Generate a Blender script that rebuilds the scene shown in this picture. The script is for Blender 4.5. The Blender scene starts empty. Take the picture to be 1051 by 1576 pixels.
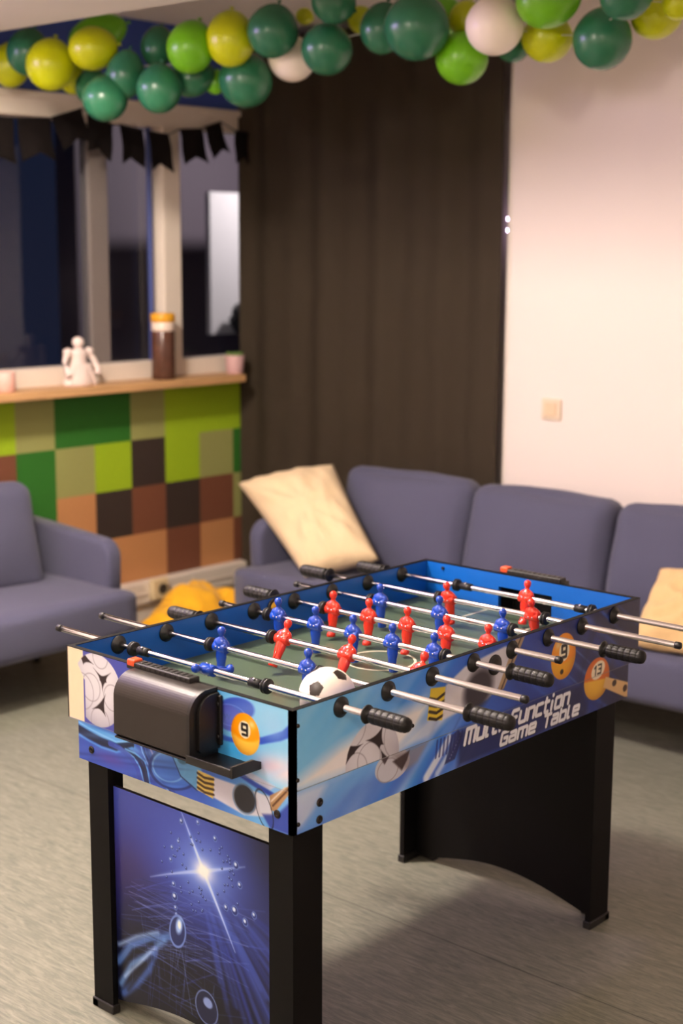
import bpy, bmesh, math, random
import numpy as np
from mathutils import Vector, Matrix, noise
random.seed(7); rng = np.random.default_rng(5)
S = bpy.context.scene; C = S.collection; PI = math.pi

def lin1(c): return c/12.92 if c <= .04045 else ((c+.055)/1.055)**2.4
def L(r, g, b): return tuple(lin1(v/255) for v in (r, g, b))

# ------------------------------------------------------------------ camera
cd = bpy.data.cameras.new('camera'); cam = bpy.data.objects.new('camera', cd); C.objects.link(cam)
cd.sensor_fit = 'VERTICAL'; cd.sensor_height = 36; cd.lens = 2266.5*36/1576
YAW, PIT, ROL = math.radians(41.996), math.radians(10.132), math.radians(.26)
fw = Vector((math.cos(YAW)*math.cos(PIT), math.sin(YAW)*math.cos(PIT), -math.sin(PIT)))
rt = Vector((math.sin(YAW), -math.cos(YAW), 0)); up = rt.cross(fw)
r2 = rt*math.cos(ROL)+up*math.sin(ROL); u2 = -rt*math.sin(ROL)+up*math.cos(ROL)
M = Matrix((r2, u2, -fw)).transposed().to_4x4(); M.translation = (-1.8646, -1.7967, 1.6533)
cam.matrix_world = M
cd.dof.use_dof = True; cd.dof.focus_distance = 3.05; cd.dof.aperture_fstop = 2.6
cd.clip_start = .05; cd.clip_end = 60
S.camera = cam

# ------------------------------------------------------------------ world, lamps, exposure
S.view_settings.view_transform = 'Standard'; S.view_settings.look = 'None'
S.view_settings.gamma = 1; S.view_settings.use_curve_mapping = False
S.view_settings.exposure = 0.11
W = bpy.data.worlds.new('night'); S.world = W; W.use_nodes = True
W.node_tree.nodes['Background'].inputs[0].default_value = (.008, .011, .026, 1)
W.node_tree.nodes['Background'].inputs[1].default_value = 1.0

def area(name, loc, power, col, size, aim=(0, 0, -1)):
    l = bpy.data.lights.new(name, 'AREA'); l.shape = 'DISK'; l.size = size; l.energy = power; l.color = col
    o = bpy.data.objects.new(name, l); C.objects.link(o); o.location = loc
    o.rotation_euler = Vector(aim).to_track_quat('-Z', 'Y').to_euler(); return o
def globe(name, loc, power, col, r):
    l = bpy.data.lights.new(name, 'POINT'); l.shadow_soft_size = r; l.energy = power; l.color = col
    o = bpy.data.objects.new(name, l); C.objects.link(o); o.location = loc; return o
WARM = (1, .855, .735)
globe('ceiling_lamp_light', (.15, 1.50, 2.66), 325, WARM, .14)
globe('ceiling_lamp_light', (-1.5, .8, 2.46), 80, WARM, .14)
globe('ceiling_lamp_light', (-1.9, -1.6, 2.5), 44, WARM, .16)
v = area('violet_strip_light', (-.1, 3.06, 2.38), 31, (.62, .42, 1), 1.6, (.6, -1, -.15)); v.data.shape = 'RECTANGLE'; v.data.size_y = .12; v.rotation_euler = Vector((.0, -1, -.1)).to_track_quat('-Z', 'Z').to_euler()

# ------------------------------------------------------------------ materials
MATS = {}
def mat(name, col, rough=.6, metal=0, var=.06, scale=40, bump=0, bscale=200, coat=0, attr=None, sheen=0, spec=.5, wave=None):
    if name in MATS: return MATS[name]
    m = bpy.data.materials.new(name); m.use_nodes = True; MATS[name] = m
    nt = m.node_tree; N = nt.nodes; K = nt.links; b = N['Principled BSDF']
    b.inputs['Roughness'].default_value = rough; b.inputs['Metallic'].default_value = metal
    b.inputs['Coat Weight'].default_value = coat; b.inputs['Specular IOR Level'].default_value = spec
    b.inputs['Sheen Weight'].default_value = sheen
    tc = N.new('ShaderNodeTexCoord')
    nz = N.new('ShaderNodeTexNoise'); nz.inputs['Scale'].default_value = scale; nz.inputs['Detail'].default_value = 3
    K.new(tc.outputs['Object'], nz.inputs['Vector'])
    mr = N.new('ShaderNodeMapRange'); mr.inputs['To Min'].default_value = 1-var; mr.inputs['To Max'].default_value = 1+var
    K.new(nz.outputs['Fac'], mr.inputs['Value'])
    mx = N.new('ShaderNodeVectorMath'); mx.operation = 'SCALE'
    if attr:
        at = N.new('ShaderNodeAttribute'); at.attribute_name = attr; K.new(at.outputs['Color'], mx.inputs[0])
    else: mx.inputs[0].default_value = col
    K.new(mr.outputs[0], mx.inputs['Scale']); K.new(mx.outputs[0], b.inputs['Base Color'])
    if bump:
        n2 = N.new('ShaderNodeTexNoise'); n2.inputs['Scale'].default_value = bscale; n2.inputs['Detail'].default_value = 2
        K.new(tc.outputs['Object'], n2.inputs['Vector'])
        bp = N.new('ShaderNodeBump'); bp.inputs['Strength'].default_value = bump; bp.inputs['Distance'].default_value = .004
        K.new(n2.outputs['Fac'], bp.inputs['Height']); K.new(bp.outputs[0], b.inputs['Normal'])
    return m

def floor_mat():
    m = bpy.data.materials.new('linoleum'); m.use_nodes = True
    nt = m.node_tree; N = nt.nodes; K = nt.links; b = N['Principled BSDF']
    tc = N.new('ShaderNodeTexCoord')
    mp = N.new('ShaderNodeMapping'); mp.inputs['Scale'].default_value = (70, 9, 1); K.new(tc.outputs['Object'], mp.inputs['Vector'])
    n1 = N.new('ShaderNodeTexNoise'); n1.inputs['Scale'].default_value = 1.6; n1.inputs['Detail'].default_value = 6; n1.inputs['Roughness'].default_value = .7
    n1.inputs['Distortion'].default_value = .9
    K.new(mp.outputs[0], n1.inputs['Vector'])
    n2 = N.new('ShaderNodeTexNoise'); n2.inputs['Scale'].default_value = 1.7; K.new(tc.outputs['Object'], n2.inputs['Vector'])
    r = N.new('ShaderNodeValToRGB'); e = r.color_ramp.elements
    e[0].position = .30; e[0].color = (*L(94, 99, 88), 1); e[1].position = .72; e[1].color = (*L(148, 146, 130), 1)
    x = e.new(.5); x.color = (*L(120, 121, 108), 1)
    K.new(n1.outputs['Fac'], r.inputs[0])
    # seams of the sheets, along y
    sx = N.new('ShaderNodeSeparateXYZ'); K.new(tc.outputs['Object'], sx.inputs[0])
    a = N.new('ShaderNodeMath'); a.operation = 'ADD'; a.inputs[1].default_value = 10-.79; K.new(sx.outputs[0], a.inputs[0])
    f = N.new('ShaderNodeMath'); f.operation = 'PINGPONG'; f.inputs[1].default_value = 1.0; K.new(a.outputs[0], f.inputs[0])
    g = N.new('ShaderNodeMath'); g.operation = 'GREATER_THAN'; g.inputs[1].default_value = .0022; K.new(f.outputs[0], g.inputs[0])
    mr = N.new('ShaderNodeMapRange'); mr.inputs['To Min'].default_value = .45; mr.inputs['To Max'].default_value = 1; K.new(g.outputs[0], mr.inputs['Value'])
    m2 = N.new('ShaderNodeMapRange'); m2.inputs['To Min'].default_value = .9; m2.inputs['To Max'].default_value = 1.1; K.new(n2.outputs['Fac'], m2.inputs['Value'])
    mm = N.new('ShaderNodeMath'); mm.operation = 'MULTIPLY'; K.new(mr.outputs[0], mm.inputs[0]); K.new(m2.outputs[0], mm.inputs[1])
    v = N.new('ShaderNodeVectorMath'); v.operation = 'SCALE'; K.new(r.outputs[0], v.inputs[0]); K.new(mm.outputs[0], v.inputs['Scale'])
    K.new(v.outputs[0], b.inputs['Base Color']); b.inputs['Roughness'].default_value = .48
    return m

def glass_mat():
    m = bpy.data.materials.new('window_glass'); m.use_nodes = True
    nt = m.node_tree; N = nt.nodes; K = nt.links; N.remove(N['Principled BSDF'])
    t = N.new('ShaderNodeBsdfTransparent'); t.inputs[0].default_value = (.9, .92, .95, 1)
    g = N.new('ShaderNodeBsdfGlossy'); g.inputs['Roughness'].default_value = .02
    fr = N.new('ShaderNodeFresnel'); ge = N.new('ShaderNodeNewGeometry'); io = N.new('ShaderNodeMapRange'); io.inputs['To Min'].default_value = 1.36; io.inputs['To Max'].default_value = 1/1.36
    K.new(ge.outputs['Backfacing'], io.inputs['Value']); K.new(io.outputs[0], fr.inputs[0])
    mx = N.new('ShaderNodeMixShader'); K.new(fr.outputs[0], mx.inputs[0]); K.new(t.outputs[0], mx.inputs[1]); K.new(g.outputs[0], mx.inputs[2])
    K.new(mx.outputs[0], N['Material Output'].inputs[0]); return m

def emit_mat(name, col, st):
    m = bpy.data.materials.new(name); m.use_nodes = True; b = m.node_tree.nodes['Principled BSDF']
    b.inputs['Base Color'].default_value = (*col, 1); b.inputs['Emission Color'].default_value = (*col, 1); b.inputs['Emission Strength'].default_value = st
    return m

def wood_mat():
    m = mat('sill_wood', L(205, 160, 110), .45)
    nt = m.node_tree; nz = [n for n in nt.nodes if n.type == 'TEX_NOISE'][0]
    mp = nt.nodes.new('ShaderNodeMapping'); mp.inputs['Scale'].default_value = (.6, 9, 9)
    tc = [n for n in nt.nodes if n.type == 'TEX_COORD'][0]
    nt.links.new(tc.outputs['Object'], mp.inputs[0]); nt.links.new(mp.outputs[0], nz.inputs['Vector']); nz.inputs['Scale'].default_value = 5
    mr = [n for n in nt.nodes if n.type == 'MAP_RANGE'][0]; mr.inputs['To Min'].default_value = .6; mr.inputs['To Max'].default_value = 1.3
    return m

# ------------------------------------------------------------------ mesh helpers
def finish(name, bm, m, parent=None, smooth=False, loc=None):
    me = bpy.data.meshes.new(name); bm.to_mesh(me); bm.free()
    for x in (m if isinstance(m, (list, tuple)) else [m]): me.materials.append(x)
    if smooth:
        me.shade_smooth() if hasattr(me, 'shade_smooth') else None
    o = bpy.data.objects.new(name, me); C.objects.link(o)
    if parent: o.parent = parent
    if loc is not None: o.location = loc
    return o
def shift(bm, v): bmesh.ops.translate(bm, verts=bm.verts, vec=v)
def tag(o, label, cat, group=None, kind=None):
    o['label'] = label; o['category'] = cat
    if group: o['group'] = group
    if kind: o['kind'] = kind
    return o
def thing(name, label, cat, loc, rotz=0, group=None):
    o = bpy.data.objects.new(name, None); o.empty_display_size = .05; C.objects.link(o)
    o.location = loc; o.rotation_euler = (0, 0, rotz); return tag(o, label, cat, group)
def struct(name, bm, m, parent=None):
    o = finish(name, bm, m, parent)
    if not parent: o['kind'] = 'structure'
    return o
def box(bm, a, b, mi=0, bev=0):
    c = [(a[i]+b[i])/2 for i in range(3)]; s = [abs(b[i]-a[i]) for i in range(3)]
    r = bmesh.ops.create_cube(bm, size=1, matrix=Matrix.Translation(c) @ Matrix.Diagonal((*s, 1)))
    vs = r['verts']; fs = {f for v in vs for f in v.link_faces}
    for f in fs: f.material_index = mi
    if bev:
        es = list({e for v in vs for e in v.link_edges})
        rr = bmesh.ops.bevel(bm, geom=es, offset=bev, segments=3, affect='EDGES', profile=.5, clamp_overlap=True)
        for f in rr['faces']: f.material_index = mi
def BX(a, b, mi=0, bev=0):
    bm = bmesh.new(); box(bm, a, b, mi, bev); return bm
def basis(axis):
    z = Vector(axis).normalized(); h = Vector((0, 0, 1)) if abs(z.z) < .9 else Vector((1, 0, 0))
    x = h.cross(z).normalized(); return x, z.cross(x), z
def lathe(bm, prof, o=(0, 0, 0), axis=(0, 0, 1), n=24, mi=0, smooth=True, mod=None):
    """prof: (radius, height) pairs; mod(ang, k) scales the radius"""
    x, y, z = basis(axis); o = Vector(o); rings = []
    for k, (r, h) in enumerate(prof):
        if r < 1e-6: rings.append([bm.verts.new(o+z*h)])
        else:
            rings.append([bm.verts.new(o+z*h+(x*math.cos(2*PI*i/n)+y*math.sin(2*PI*i/n))*r*(mod(2*PI*i/n, k) if mod else 1)) for i in range(n)])
    for a, b in zip(rings, rings[1:]):
        for i in range(n):
            j = (i+1) % n
            if len(a) == 1 and len(b) == 1: continue
            if len(a) == 1: f = bm.faces.new((a[0], b[i], b[j])[::-1]) if False else bm.faces.new((a[0], b[j], b[i]))
            elif len(b) == 1: f = bm.faces.new((a[i], a[j], b[0]))
            else: f = bm.faces.new((a[i], a[j], b[j], b[i]))
            f.smooth = smooth; f.material_index = mi
    for rg, fl in ((rings[0], True), (rings[-1], False)):
        if len(rg) > 1:
            f = bm.faces.new(rg[::-1] if fl else rg); f.material_index = mi
def cyl(bm, a, b, r, n=20, mi=0, r2=None):
    a = Vector(a); d = Vector(b)-a; h = d.length; r2 = r if r2 is None else r2
    e = min(.12*h, .18*r)
    lathe(bm, [(r-e, 0), (r, e), (r2, h-e), (r2-e, h)], a, d, n, mi)
def tube(bm, pts, r, n=8, mi=0):
    pts = [Vector(p) for p in pts]; prev = None
    for k, p in enumerate(pts):
        t = (pts[min(k+1, len(pts)-1)]-pts[max(k-1, 0)]); x, y, z = basis(t)
        ring = [bm.verts.new(p+(x*math.cos(2*PI*i/n)+y*math.sin(2*PI*i/n))*r) for i in range(n)]
        if prev:
            for i in range(n):
                f = bm.faces.new((prev[i], prev[(i+1) % n], ring[(i+1) % n], ring[i])); f.smooth = True; f.material_index = mi
        prev = ring
def loft(bm, secs, n=16, mi=0):
    """secs: (cx,cy,cz,rx,ry) stacked along z"""
    prev = None; first = None
    for (cx, cy, cz, rx, ry) in secs:
        ring = [bm.verts.new((cx+rx*math.cos(2*PI*i/n), cy+ry*math.sin(2*PI*i/n), cz)) for i in range(n)]
        if prev:
            for i in range(n):
                f = bm.faces.new((prev[i], prev[(i+1) % n], ring[(i+1) % n], ring[i])); f.smooth = True; f.material_index = mi
        else: first = ring
        prev = ring
    f = bm.faces.new(first[::-1]); f.material_index = mi; f = bm.faces.new(prev); f.material_index = mi
def prism(bm, pts, ax, a, b, mi=0, smooth=False):
    """pts: 2-D outline in the two axes other than ax, extruded from a to b along ax"""
    def P(p, t): v = list(p); v.insert(ax, t); return v
    A = [bm.verts.new(P(p, a)) for p in pts]; B = [bm.verts.new(P(p, b)) for p in pts]
    fs = [bm.faces.new(A), bm.faces.new(B[::-1])]
    for i in range(len(pts)):
        j = (i+1) % len(pts); f = bm.faces.new((A[i], B[i], B[j], A[j])); f.smooth = smooth; fs.append(f)
    for f in fs: f.material_index = mi
    bmesh.ops.recalc_face_normals(bm, faces=fs)
def puffy(size, rad, puff=(0, 0, 0), n=14, wob=0, seed=0):
    """soft upholstered block centred on the origin"""
    bm = bmesh.new(); bmesh.ops.create_cube(bm, size=2)
    bmesh.ops.subdivide_edges(bm, edges=bm.edges, cuts=n, use_grid_fill=True)
    h = [s/2 for s in size]
    for v in bm.verts:
        u = [max(-1, min(1, math.copysign(abs(c)**.75, c))) for c in v.co]
        p = Vector([u[i]*h[i] for i in range(3)])
        q = Vector([max(-(h[i]-rad), min(h[i]-rad, p[i])) for i in range(3)])
        d = p-q
        if d.length > 1e-9: p = q+d.normalized()*min(rad, max(abs(d[0]), abs(d[1]), abs(d[2])))
        for i in range(3):
            j, k = (i+1) % 3, (i+2) % 3
            p[i] += math.copysign(1, u[i])*abs(u[i])*puff[i]*(1-u[j]**2)*(1-u[k]**2)
        if wob: p += noise.noise_vector(p*5+Vector((seed*7.1, 3, seed)))*wob
        v.co = p
    for f in bm.faces: f.smooth = True
    return bm

# ------------------------------------------------------------------ printed artwork: a colour per point of a fine grid
class Art:
    def __init__(s, u0, u1, v0, v1, step):
        s.nu = int((u1-u0)/step)+1; s.nv = int((v1-v0)/step)+1
        s.u = np.linspace(u0, u1, s.nu); s.v = np.linspace(v0, v1, s.nv)
        s.U, s.V = np.meshgrid(s.u, s.v); s.c = np.zeros((s.nv, s.nu, 3))
        s.step = step
    def mixin(s, a, col):
        a = np.clip(a, 0, 1)[..., None]; s.c = s.c*(1-a)+np.asarray(col)/255*a
    def fill(s, col): s.c[:] = np.asarray(col)/255
    def grad(s, t, stops):
        t = np.clip(t, 0, 1); xs = [q[0] for q in stops]
        for k in range(3): s.c[..., k] = np.interp(t, xs, [q[1][k]/255 for q in stops])
    def ed(s, cu, cv, ru, rv, rot=0):
        c, n = math.cos(rot), math.sin(rot); x = s.U-cu; y = s.V-cv
        return np.hypot((x*c+y*n)/ru, (-x*n+y*c)/rv)
    def ell(s, cu, cv, ru, rv, col, soft=None, al=1, rot=0, clip=None):
        d = s.ed(cu, cv, ru, rv, rot); w = (soft or s.step)/min(ru, rv)
        a = np.clip((1-d)/w+.5, 0, 1)*al
        if clip is not None: a = a*clip
        s.mixin(a, col)
    def glow(s, cu, cv, ru, rv, col, al=1, rot=0, pw=2):
        s.mixin(al*np.exp(-s.ed(cu, cv, ru, rv, rot)**pw), col)
    def ring(s, cu, cv, ru, rv, w, col, al=1, rot=0, clip=None):
        d = np.abs(s.ed(cu, cv, ru, rv, rot)-1)*min(ru, rv); a = np.clip((w/2-d)/s.step+.5, 0, 1)*al
        if clip is not None: a = a*clip
        s.mixin(a, col)
    def segd(s, a, b):
        a = np.array(a, float); b = np.array(b, float); d = b-a; l2 = max(d@d, 1e-12)
        t = np.clip(((s.U-a[0])*d[0]+(s.V-a[1])*d[1])/l2, 0, 1)
        return np.hypot(s.U-a[0]-t*d[0], s.V-a[1]-t*d[1])
    def line(s, pts, w, col, al=1, soft=None, clip=None):
        d = np.full_like(s.U, 9.)
        for a, b in zip(pts, pts[1:]): d = np.minimum(d, s.segd(a, b))
        a = np.clip((w/2-d)/(soft or s.step)+.5, 0, 1)*al
        if clip is not None: a = a*clip
        s.mixin(a, col)
    def poly(s, pts, col, al=1, soft=None, clip=None):
        ins = np.zeros(s.U.shape, bool); d = np.full_like(s.U, 9.); n = len(pts)
        for i in range(n):
            (x1, y1), (x2, y2) = pts[i], pts[(i+1) % n]
            if y1 != y2:
                t = ((y1 > s.V) != (y2 > s.V)) & (s.U < (x2-x1)*(s.V-y1)/(y2-y1)+x1); ins ^= t
            d = np.minimum(d, s.segd(pts[i], pts[(i+1) % n]))
        a = np.clip(np.where(ins, d, -d)/(soft or s.step)+.5, 0, 1)*al
        if clip is not None: a = a*clip
        s.mixin(a, col)
    def inside(s, cu, cv, ru, rv, rot=0): return np.clip((1-s.ed(cu, cv, ru, rv, rot))*min(ru, rv)/s.step+.5, 0, 1)
    def streaks(s, ang, freq, n, cols, al, seed, mask=1):
        """soft light streaks running along ang"""
        r = np.random.default_rng(seed); p = -s.U*math.sin(ang)+s.V*math.cos(ang); q = s.U*math.cos(ang)+s.V*math.sin(ang)
        for k in range(n):
            c0 = r.uniform(p.min(), p.max()); w = r.uniform(.3, 1)/freq; m0 = r.uniform(q.min(), q.max()); ln = r.uniform(.08, .35)
            s.mixin(al*r.uniform(.3, 1)*np.exp(-((p-c0)/w)**2)*np.exp(-((q-m0)/ln)**2)*mask, cols[r.integers(len(cols))])
    def ball(s, cu, cv, r, patches, seams, clip=None):
        """football: pale panels, dark curved patches outlined by a hairline, hairline seams"""
        i = s.inside(cu, cv, r, r); i = i*clip if clip is not None else i
        s.mixin(i, (226, 220, 216)); s.mixin(i*np.clip(s.ed(cu-.15*r, cv+.3*r, r*1.3, r*1.3), 0, 1)**3*.5, (132, 126, 140))
        for (x, y, rr) in seams: s.ring(x, y, rr, rr, s.step*1.3, (150, 142, 146), .8, 0, i)
        for pts in patches:
            q = []; n = len(pts); c = np.mean(pts, 0)
            for k in range(n):                       # edges bow inwards
                a, b = np.array(pts[k]), np.array(pts[(k+1) % n])
                for t in np.linspace(0, 1, 7)[:-1]: q.append(tuple(a+(b-a)*t+(c-(a+b)/2)*.32*4*t*(1-t)))
            o = [tuple(c+(np.array(p)-c)*1.16) for p in q]
            s.poly(o, (236, 232, 230), 1, None, i); s.poly([tuple(c+(np.array(p)-c)*1.09) for p in q], (110, 100, 104), 1, None, i); s.poly([tuple(c+(np.array(p)-c)*1.05) for p in q], (236, 232, 230), 1, None, i); s.poly(q, (48, 36, 38), 1, None, i)
    def poolball(s, cu, cv, r, txt, base, low, ry=None, rot=0, clip=None, mir=1):
        ry = ry or r; i = s.inside(cu, cv, r, ry, rot)
        s.mixin(i, base); s.mixin(i*np.clip((s.ed(cu, cv+.9*ry, r*1.5, ry*1.15)-1)*8, 0, 1), low)
        s.mixin(i*np.clip(s.ed(cu-.2*r, cv+.2*ry, r*1.25, ry*1.25), 0, 1)**4*.45, (150, 70, 10))
        s.ell(cu+.05*r, cv+.2*ry, .42*r, .42*ry, (246, 232, 196)); s.glow(cu-.45*r, cv+.55*ry, .25*r, .2*ry, (255, 235, 190), .7)
        h = .5*ry; w = .36*r; x0 = cu+.05*r-(len(txt)*w+(len(txt)-1)*.12*r)/2
        for ch in txt:
            s.glyph(ch, x0 if mir > 0 else x0+w, cv+.2*ry-h/2, w*mir, h, .13*ry, (25, 22, 20), 0); x0 += w+.12*r
    G = {'9': [[(1, .45), (0, .45), (0, 1), (1, 1), (1, .0), (0.1, 0)]], '1': [[(.2, .8), (.6, 1), (.6, 0)]], '3': [[(0, 1), (1, 1), (1, 0), (0, 0)], [(.3, .52), (1, .52)]],
         'M': [[(0, 0), (0, 1), (.9, 1), (1, .9), (1, 0)], [(.5, 1), (.5, 0)]], 'u': [[(0, .76), (0, .08), (.08, 0), (1, 0)], [(1, .76), (1, 0)]],
         'l': [[(0, 1), (0, .08), (.1, 0), (.55, 0)]], 't': [[(.2, 1), (.2, .08), (.3, 0), (.9, 0)], [(0, .74), (.85, .74)]], 'i': [[(.3, .62), (.3, 0)], [(.3, 1.04), (.3, 1.08)]],
         'F': [[(0, 0), (0, .9), (.1, 1), (1, 1)], [(0, .52), (.8, .52)]], 'n': [[(0, 0), (0, .76), (.9, .76), (1, .66), (1, 0)]], 'c': [[(.95, .76), (.08, .76), (0, .68), (0, .08), (.08, 0), (.95, 0)]],
         'o': [[(.08, 0), (0, .08), (0, .68), (.08, .76), (.92, .76), (1, .68), (1, .08), (.92, 0), (.08, 0)]], 'G': [[(1, 1), (.1, 1), (0, .9), (0, .1), (.1, 0), (1, 0), (1, .5), (.5, .5)]],
         'a': [[(.1, .76), (.92, .76), (1, .68), (1, 0), (.08, 0), (0, .08), (0, .36), (.08, .42), (1, .42)]], 'm': [[(0, 0), (0, .76), (.92, .76), (1, .68), (1, 0)], [(.5, .76), (.5, 0)]],
         'e': [[(1, 0), (.08, 0), (0, .08), (0, .68), (.08, .76), (.92, .76), (1, .68), (1, .38), (0, .38)]], 'T': [[(0, 1), (1.05, 1)], [(.5, 1), (.5, 0)]],
         'b': [[(0, 1), (0, 0), (.92, 0), (1, .08), (1, .68), (.92, .76), (0, .76)]]}
    def glyph(s, ch, x, y, w, h, t, col, sh):
        for pl in s.G.get(ch, []):
            s.line([(x+p[0]*w+p[1]*h*sh, y+p[1]*h) for p in pl], t, col)
    def text(s, st, x0, y0, x1, h, t, col, sh=.28):
        wid = {'l': .55, 't': .75, 'i': .35, 'M': 1.45, 'm': 1.45, ' ': .7}
        tot = sum(wid.get(c, 1) for c in st)+.42*(len(st)-1); k = (x1-x0)/tot; x = x0
        for c in st:
            w = wid.get(c, 1)*k; s.glyph(c, x, y0, w, h, t, col, sh); x += w+.42*k

ART = mat('printed_panel', (0, 0, 0), .30, attr='art', var=.03, scale=60, spec=.4)
def slab(name, art, place, thick, back, edge, parent, cut=None, sat=1.18):
    """one board: printed grid in front, plain back and edges behind. place(u, v, depth) -> xyz; cut: list of (u, vbottom) giving an arched bottom"""
    nu, nv = art.nu, art.nv; V = art.v[:, None]*np.ones((1, nu)); U = art.u[None, :]*np.ones((nv, 1))
    if cut is not None:
        lo = np.interp(art.u, [q[0] for q in cut], [q[1] for q in cut]); top = art.v[-1]
        V = lo[None, :]+(V-art.v[0])/(top-art.v[0])*(top-lo[None, :])
    front = np.stack(place(U, V, 0*U), -1).reshape(-1, 3)
    rim = [(0, i) for i in range(nu)]+[(j, nu-1) for j in range(1, nv)]+[(nv-1, i) for i in range(nu-2, -1, -1)]+[(j, 0) for j in range(nv-2, 0, -1)]
    ru = np.array([U[a] for a in rim]); rv = np.array([V[a] for a in rim]); n = len(rim)
    e0 = np.stack(place(ru, rv, 0*ru), -1); e1 = np.stack(place(ru, rv, 0*ru+thick), -1); b0 = e1.copy()
    verts = np.concatenate([front, e0, e1, b0]); nf = len(front)
    idx = np.arange(nf).reshape(nv, nu)
    q = np.stack([idx[:-1, :-1], idx[:-1, 1:], idx[1:, 1:], idx[1:, :-1]], -1).reshape(-1, 4)
    k = np.arange(n); kn = (k+1) % n
    q2 = np.stack([nf+k, nf+kn, nf+n+kn, nf+n+k], -1)[:, ::-1]
    faces = [tuple(x) for x in q.tolist()]+[tuple(x) for x in q2.tolist()]+[tuple(int(v) for v in (nf+2*n+k)[::-1])]
    me = bpy.data.meshes.new(name); me.from_pydata(verts.tolist(), [], faces)
    cs = art.c.reshape(-1, 3); gl = cs.mean(1, keepdims=True); cs = np.clip(gl+sat*(cs-gl), 0, 1); cl = np.where(cs <= .04045, cs/12.92, ((cs+.055)/1.055)**2.4)
    col = np.ones((len(verts), 4)); col[:nf, :3] = np.clip(cl*np.array((.93, 1.0, 1.16)), 0, .92); col[nf:nf+2*n, :3] = edge; col[nf+2*n:, :3] = back
    at = me.color_attributes.new('art', 'FLOAT_COLOR', 'POINT'); at.data.foreach_set('color', col.astype(np.float32).ravel())
    me.materials.append(ART); me.validate()
    bm = bmesh.new(); bm.from_mesh(me); bmesh.ops.recalc_face_normals(bm, faces=bm.faces[:]); bm.to_mesh(me); bm.free()
    o = bpy.data.objects.new(name, me); C.objects.link(o); o.parent = parent
    return o

# ================================================================== the room
XW, YW = 2.95, 3.15; X0, Y0 = -3.4, -3.4; ZC = 2.72
white = mat('wall_paint', L(232, 220, 213), .75, var=.015, scale=3, bump=.05, bscale=300)
ceil_m = mat('ceiling_paint', L(232, 226, 218), .8, var=.02, scale=4)
blue_p = mat('blue_wall_band', L(58, 82, 165), .7, var=.03, scale=4)  # one even blue for the band above the window
frame_m = mat('window_frame_paint', L(226, 214, 200), .5, var=.03)
dark_m = mat('black_board', L(6, 5, 5), .6, var=.15, scale=60, spec=.16)

bm = bmesh.new(); box(bm, (X0-.2, Y0-.2, -.12), (XW+.5, YW+.2, 0)); struct('floor', bm, floor_mat())
bm = bmesh.new(); box(bm, (X0, Y0, ZC), (.94, YW, ZC+.12)); box(bm, (1.30, Y0, 2.595), (XW+.15, YW, ZC+.12)); struct('ceiling', bm, ceil_m)
bm = bmesh.new(); box(bm, (.90, Y0, 2.40), (1.34, YW, ZC+.12), 0, .008); struct('trim_1', bm, ceil_m)
# window wall with its square painted mural
PAL = dict(l=L(150, 182, 18), o=L(148, 150, 88), g=L(36, 104, 24), b=L(112, 66, 44), d=L(48, 36, 30), t=L(188, 132, 84))
keys = list(PAL); mm = [white, blue_p]+[mat('mural_'+k, PAL[k], .75, var=.05, scale=90, bump=.25, bscale=160) for k in keys]
bm = bmesh.new()
WX0, WZ0, WZ1 = .55, 1.07, 2.262
box(bm, (X0, YW, 0), (WX0, YW+.2, ZC+.12)); box(bm, (WX0, YW, WZ1), (XW+.2, YW+.2, 2.262+.001+.458), 1); box(bm, (XW+.19, YW, 0), (XW+.35, YW+.2, ZC))
xs = [.55, .62, .83, 1.04, 1.245, 1.45, 1.654, 1.85, 2.056, 2.257, 2.453, 2.659, 2.87, 2.95]
zs = [1.07, .826, .617, .407, .197, 0]
rows = ['goloblolgolo'[:4]+'lloggoll'[0:0]+'', '', '', '']
rows = ['lgolo'+'l'+'oggollll'[0:8], 'ogltg'+'b'+'golldlog', 'tgbdl'+'g'+'gtdbdbo'+'o', 'dtbtd'+'t'+'bttbtb'+'bb']
rows = ['lgolologgolll', 'ogltgbgoldlog', 'tgbdlggtdbdbo', 'dtbtdtbdttbtb']
for r in range(5):
    for c in range(13):
        vs = [bm.verts.new((x, YW, z)) for x, z in ((xs[c], zs[r+1]), (xs[c+1], zs[r+1]), (xs[c+1], zs[r]), (xs[c], zs[r]))]
        f = bm.faces.new(vs); f.material_index = 0 if r == 4 else 2+keys.index(rows[r][c])
box(bm, (WX0, YW+.002, 0), (XW+.2, YW+.2, WZ0))
struct('wall_left', bm, mm)
bm = bmesh.new(); box(bm, (XW, Y0, 0), (XW+.3, 1.665, ZC+.12)); box(bm, (XW+.12, 1.665, 0), (XW+.3, YW, ZC+.12)); struct('wall_right', bm, white)
bm = bmesh.new(); box(bm, (X0-.2, Y0-.2, 0), (XW+.2, Y0, ZC+.12)); struct('wall_front', bm, white)
bm = bmesh.new(); box(bm, (X0-.2, Y0, 0), (X0, YW+.2, ZC+.12)); struct('wall_back', bm, white)
# trunking along the window wall
bm = bmesh.new(); box(bm, (X0, YW-.06, .10), (2.90, YW-.0005, .200), 0, .008); box(bm, (X0, YW-.035, .0), (2.90, YW-.0005, .0995), 0, .005)
box(bm, (X0, YW-.066, .145), (2.90, YW-.059, .150))
struct('baseboard_left', bm, frame_m)
bm = bmesh.new(); box(bm, (XW-.012, Y0, 0), (XW-.0005, 1.6, .07), 0, .003); struct('baseboard_right', bm, frame_m)
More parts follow.
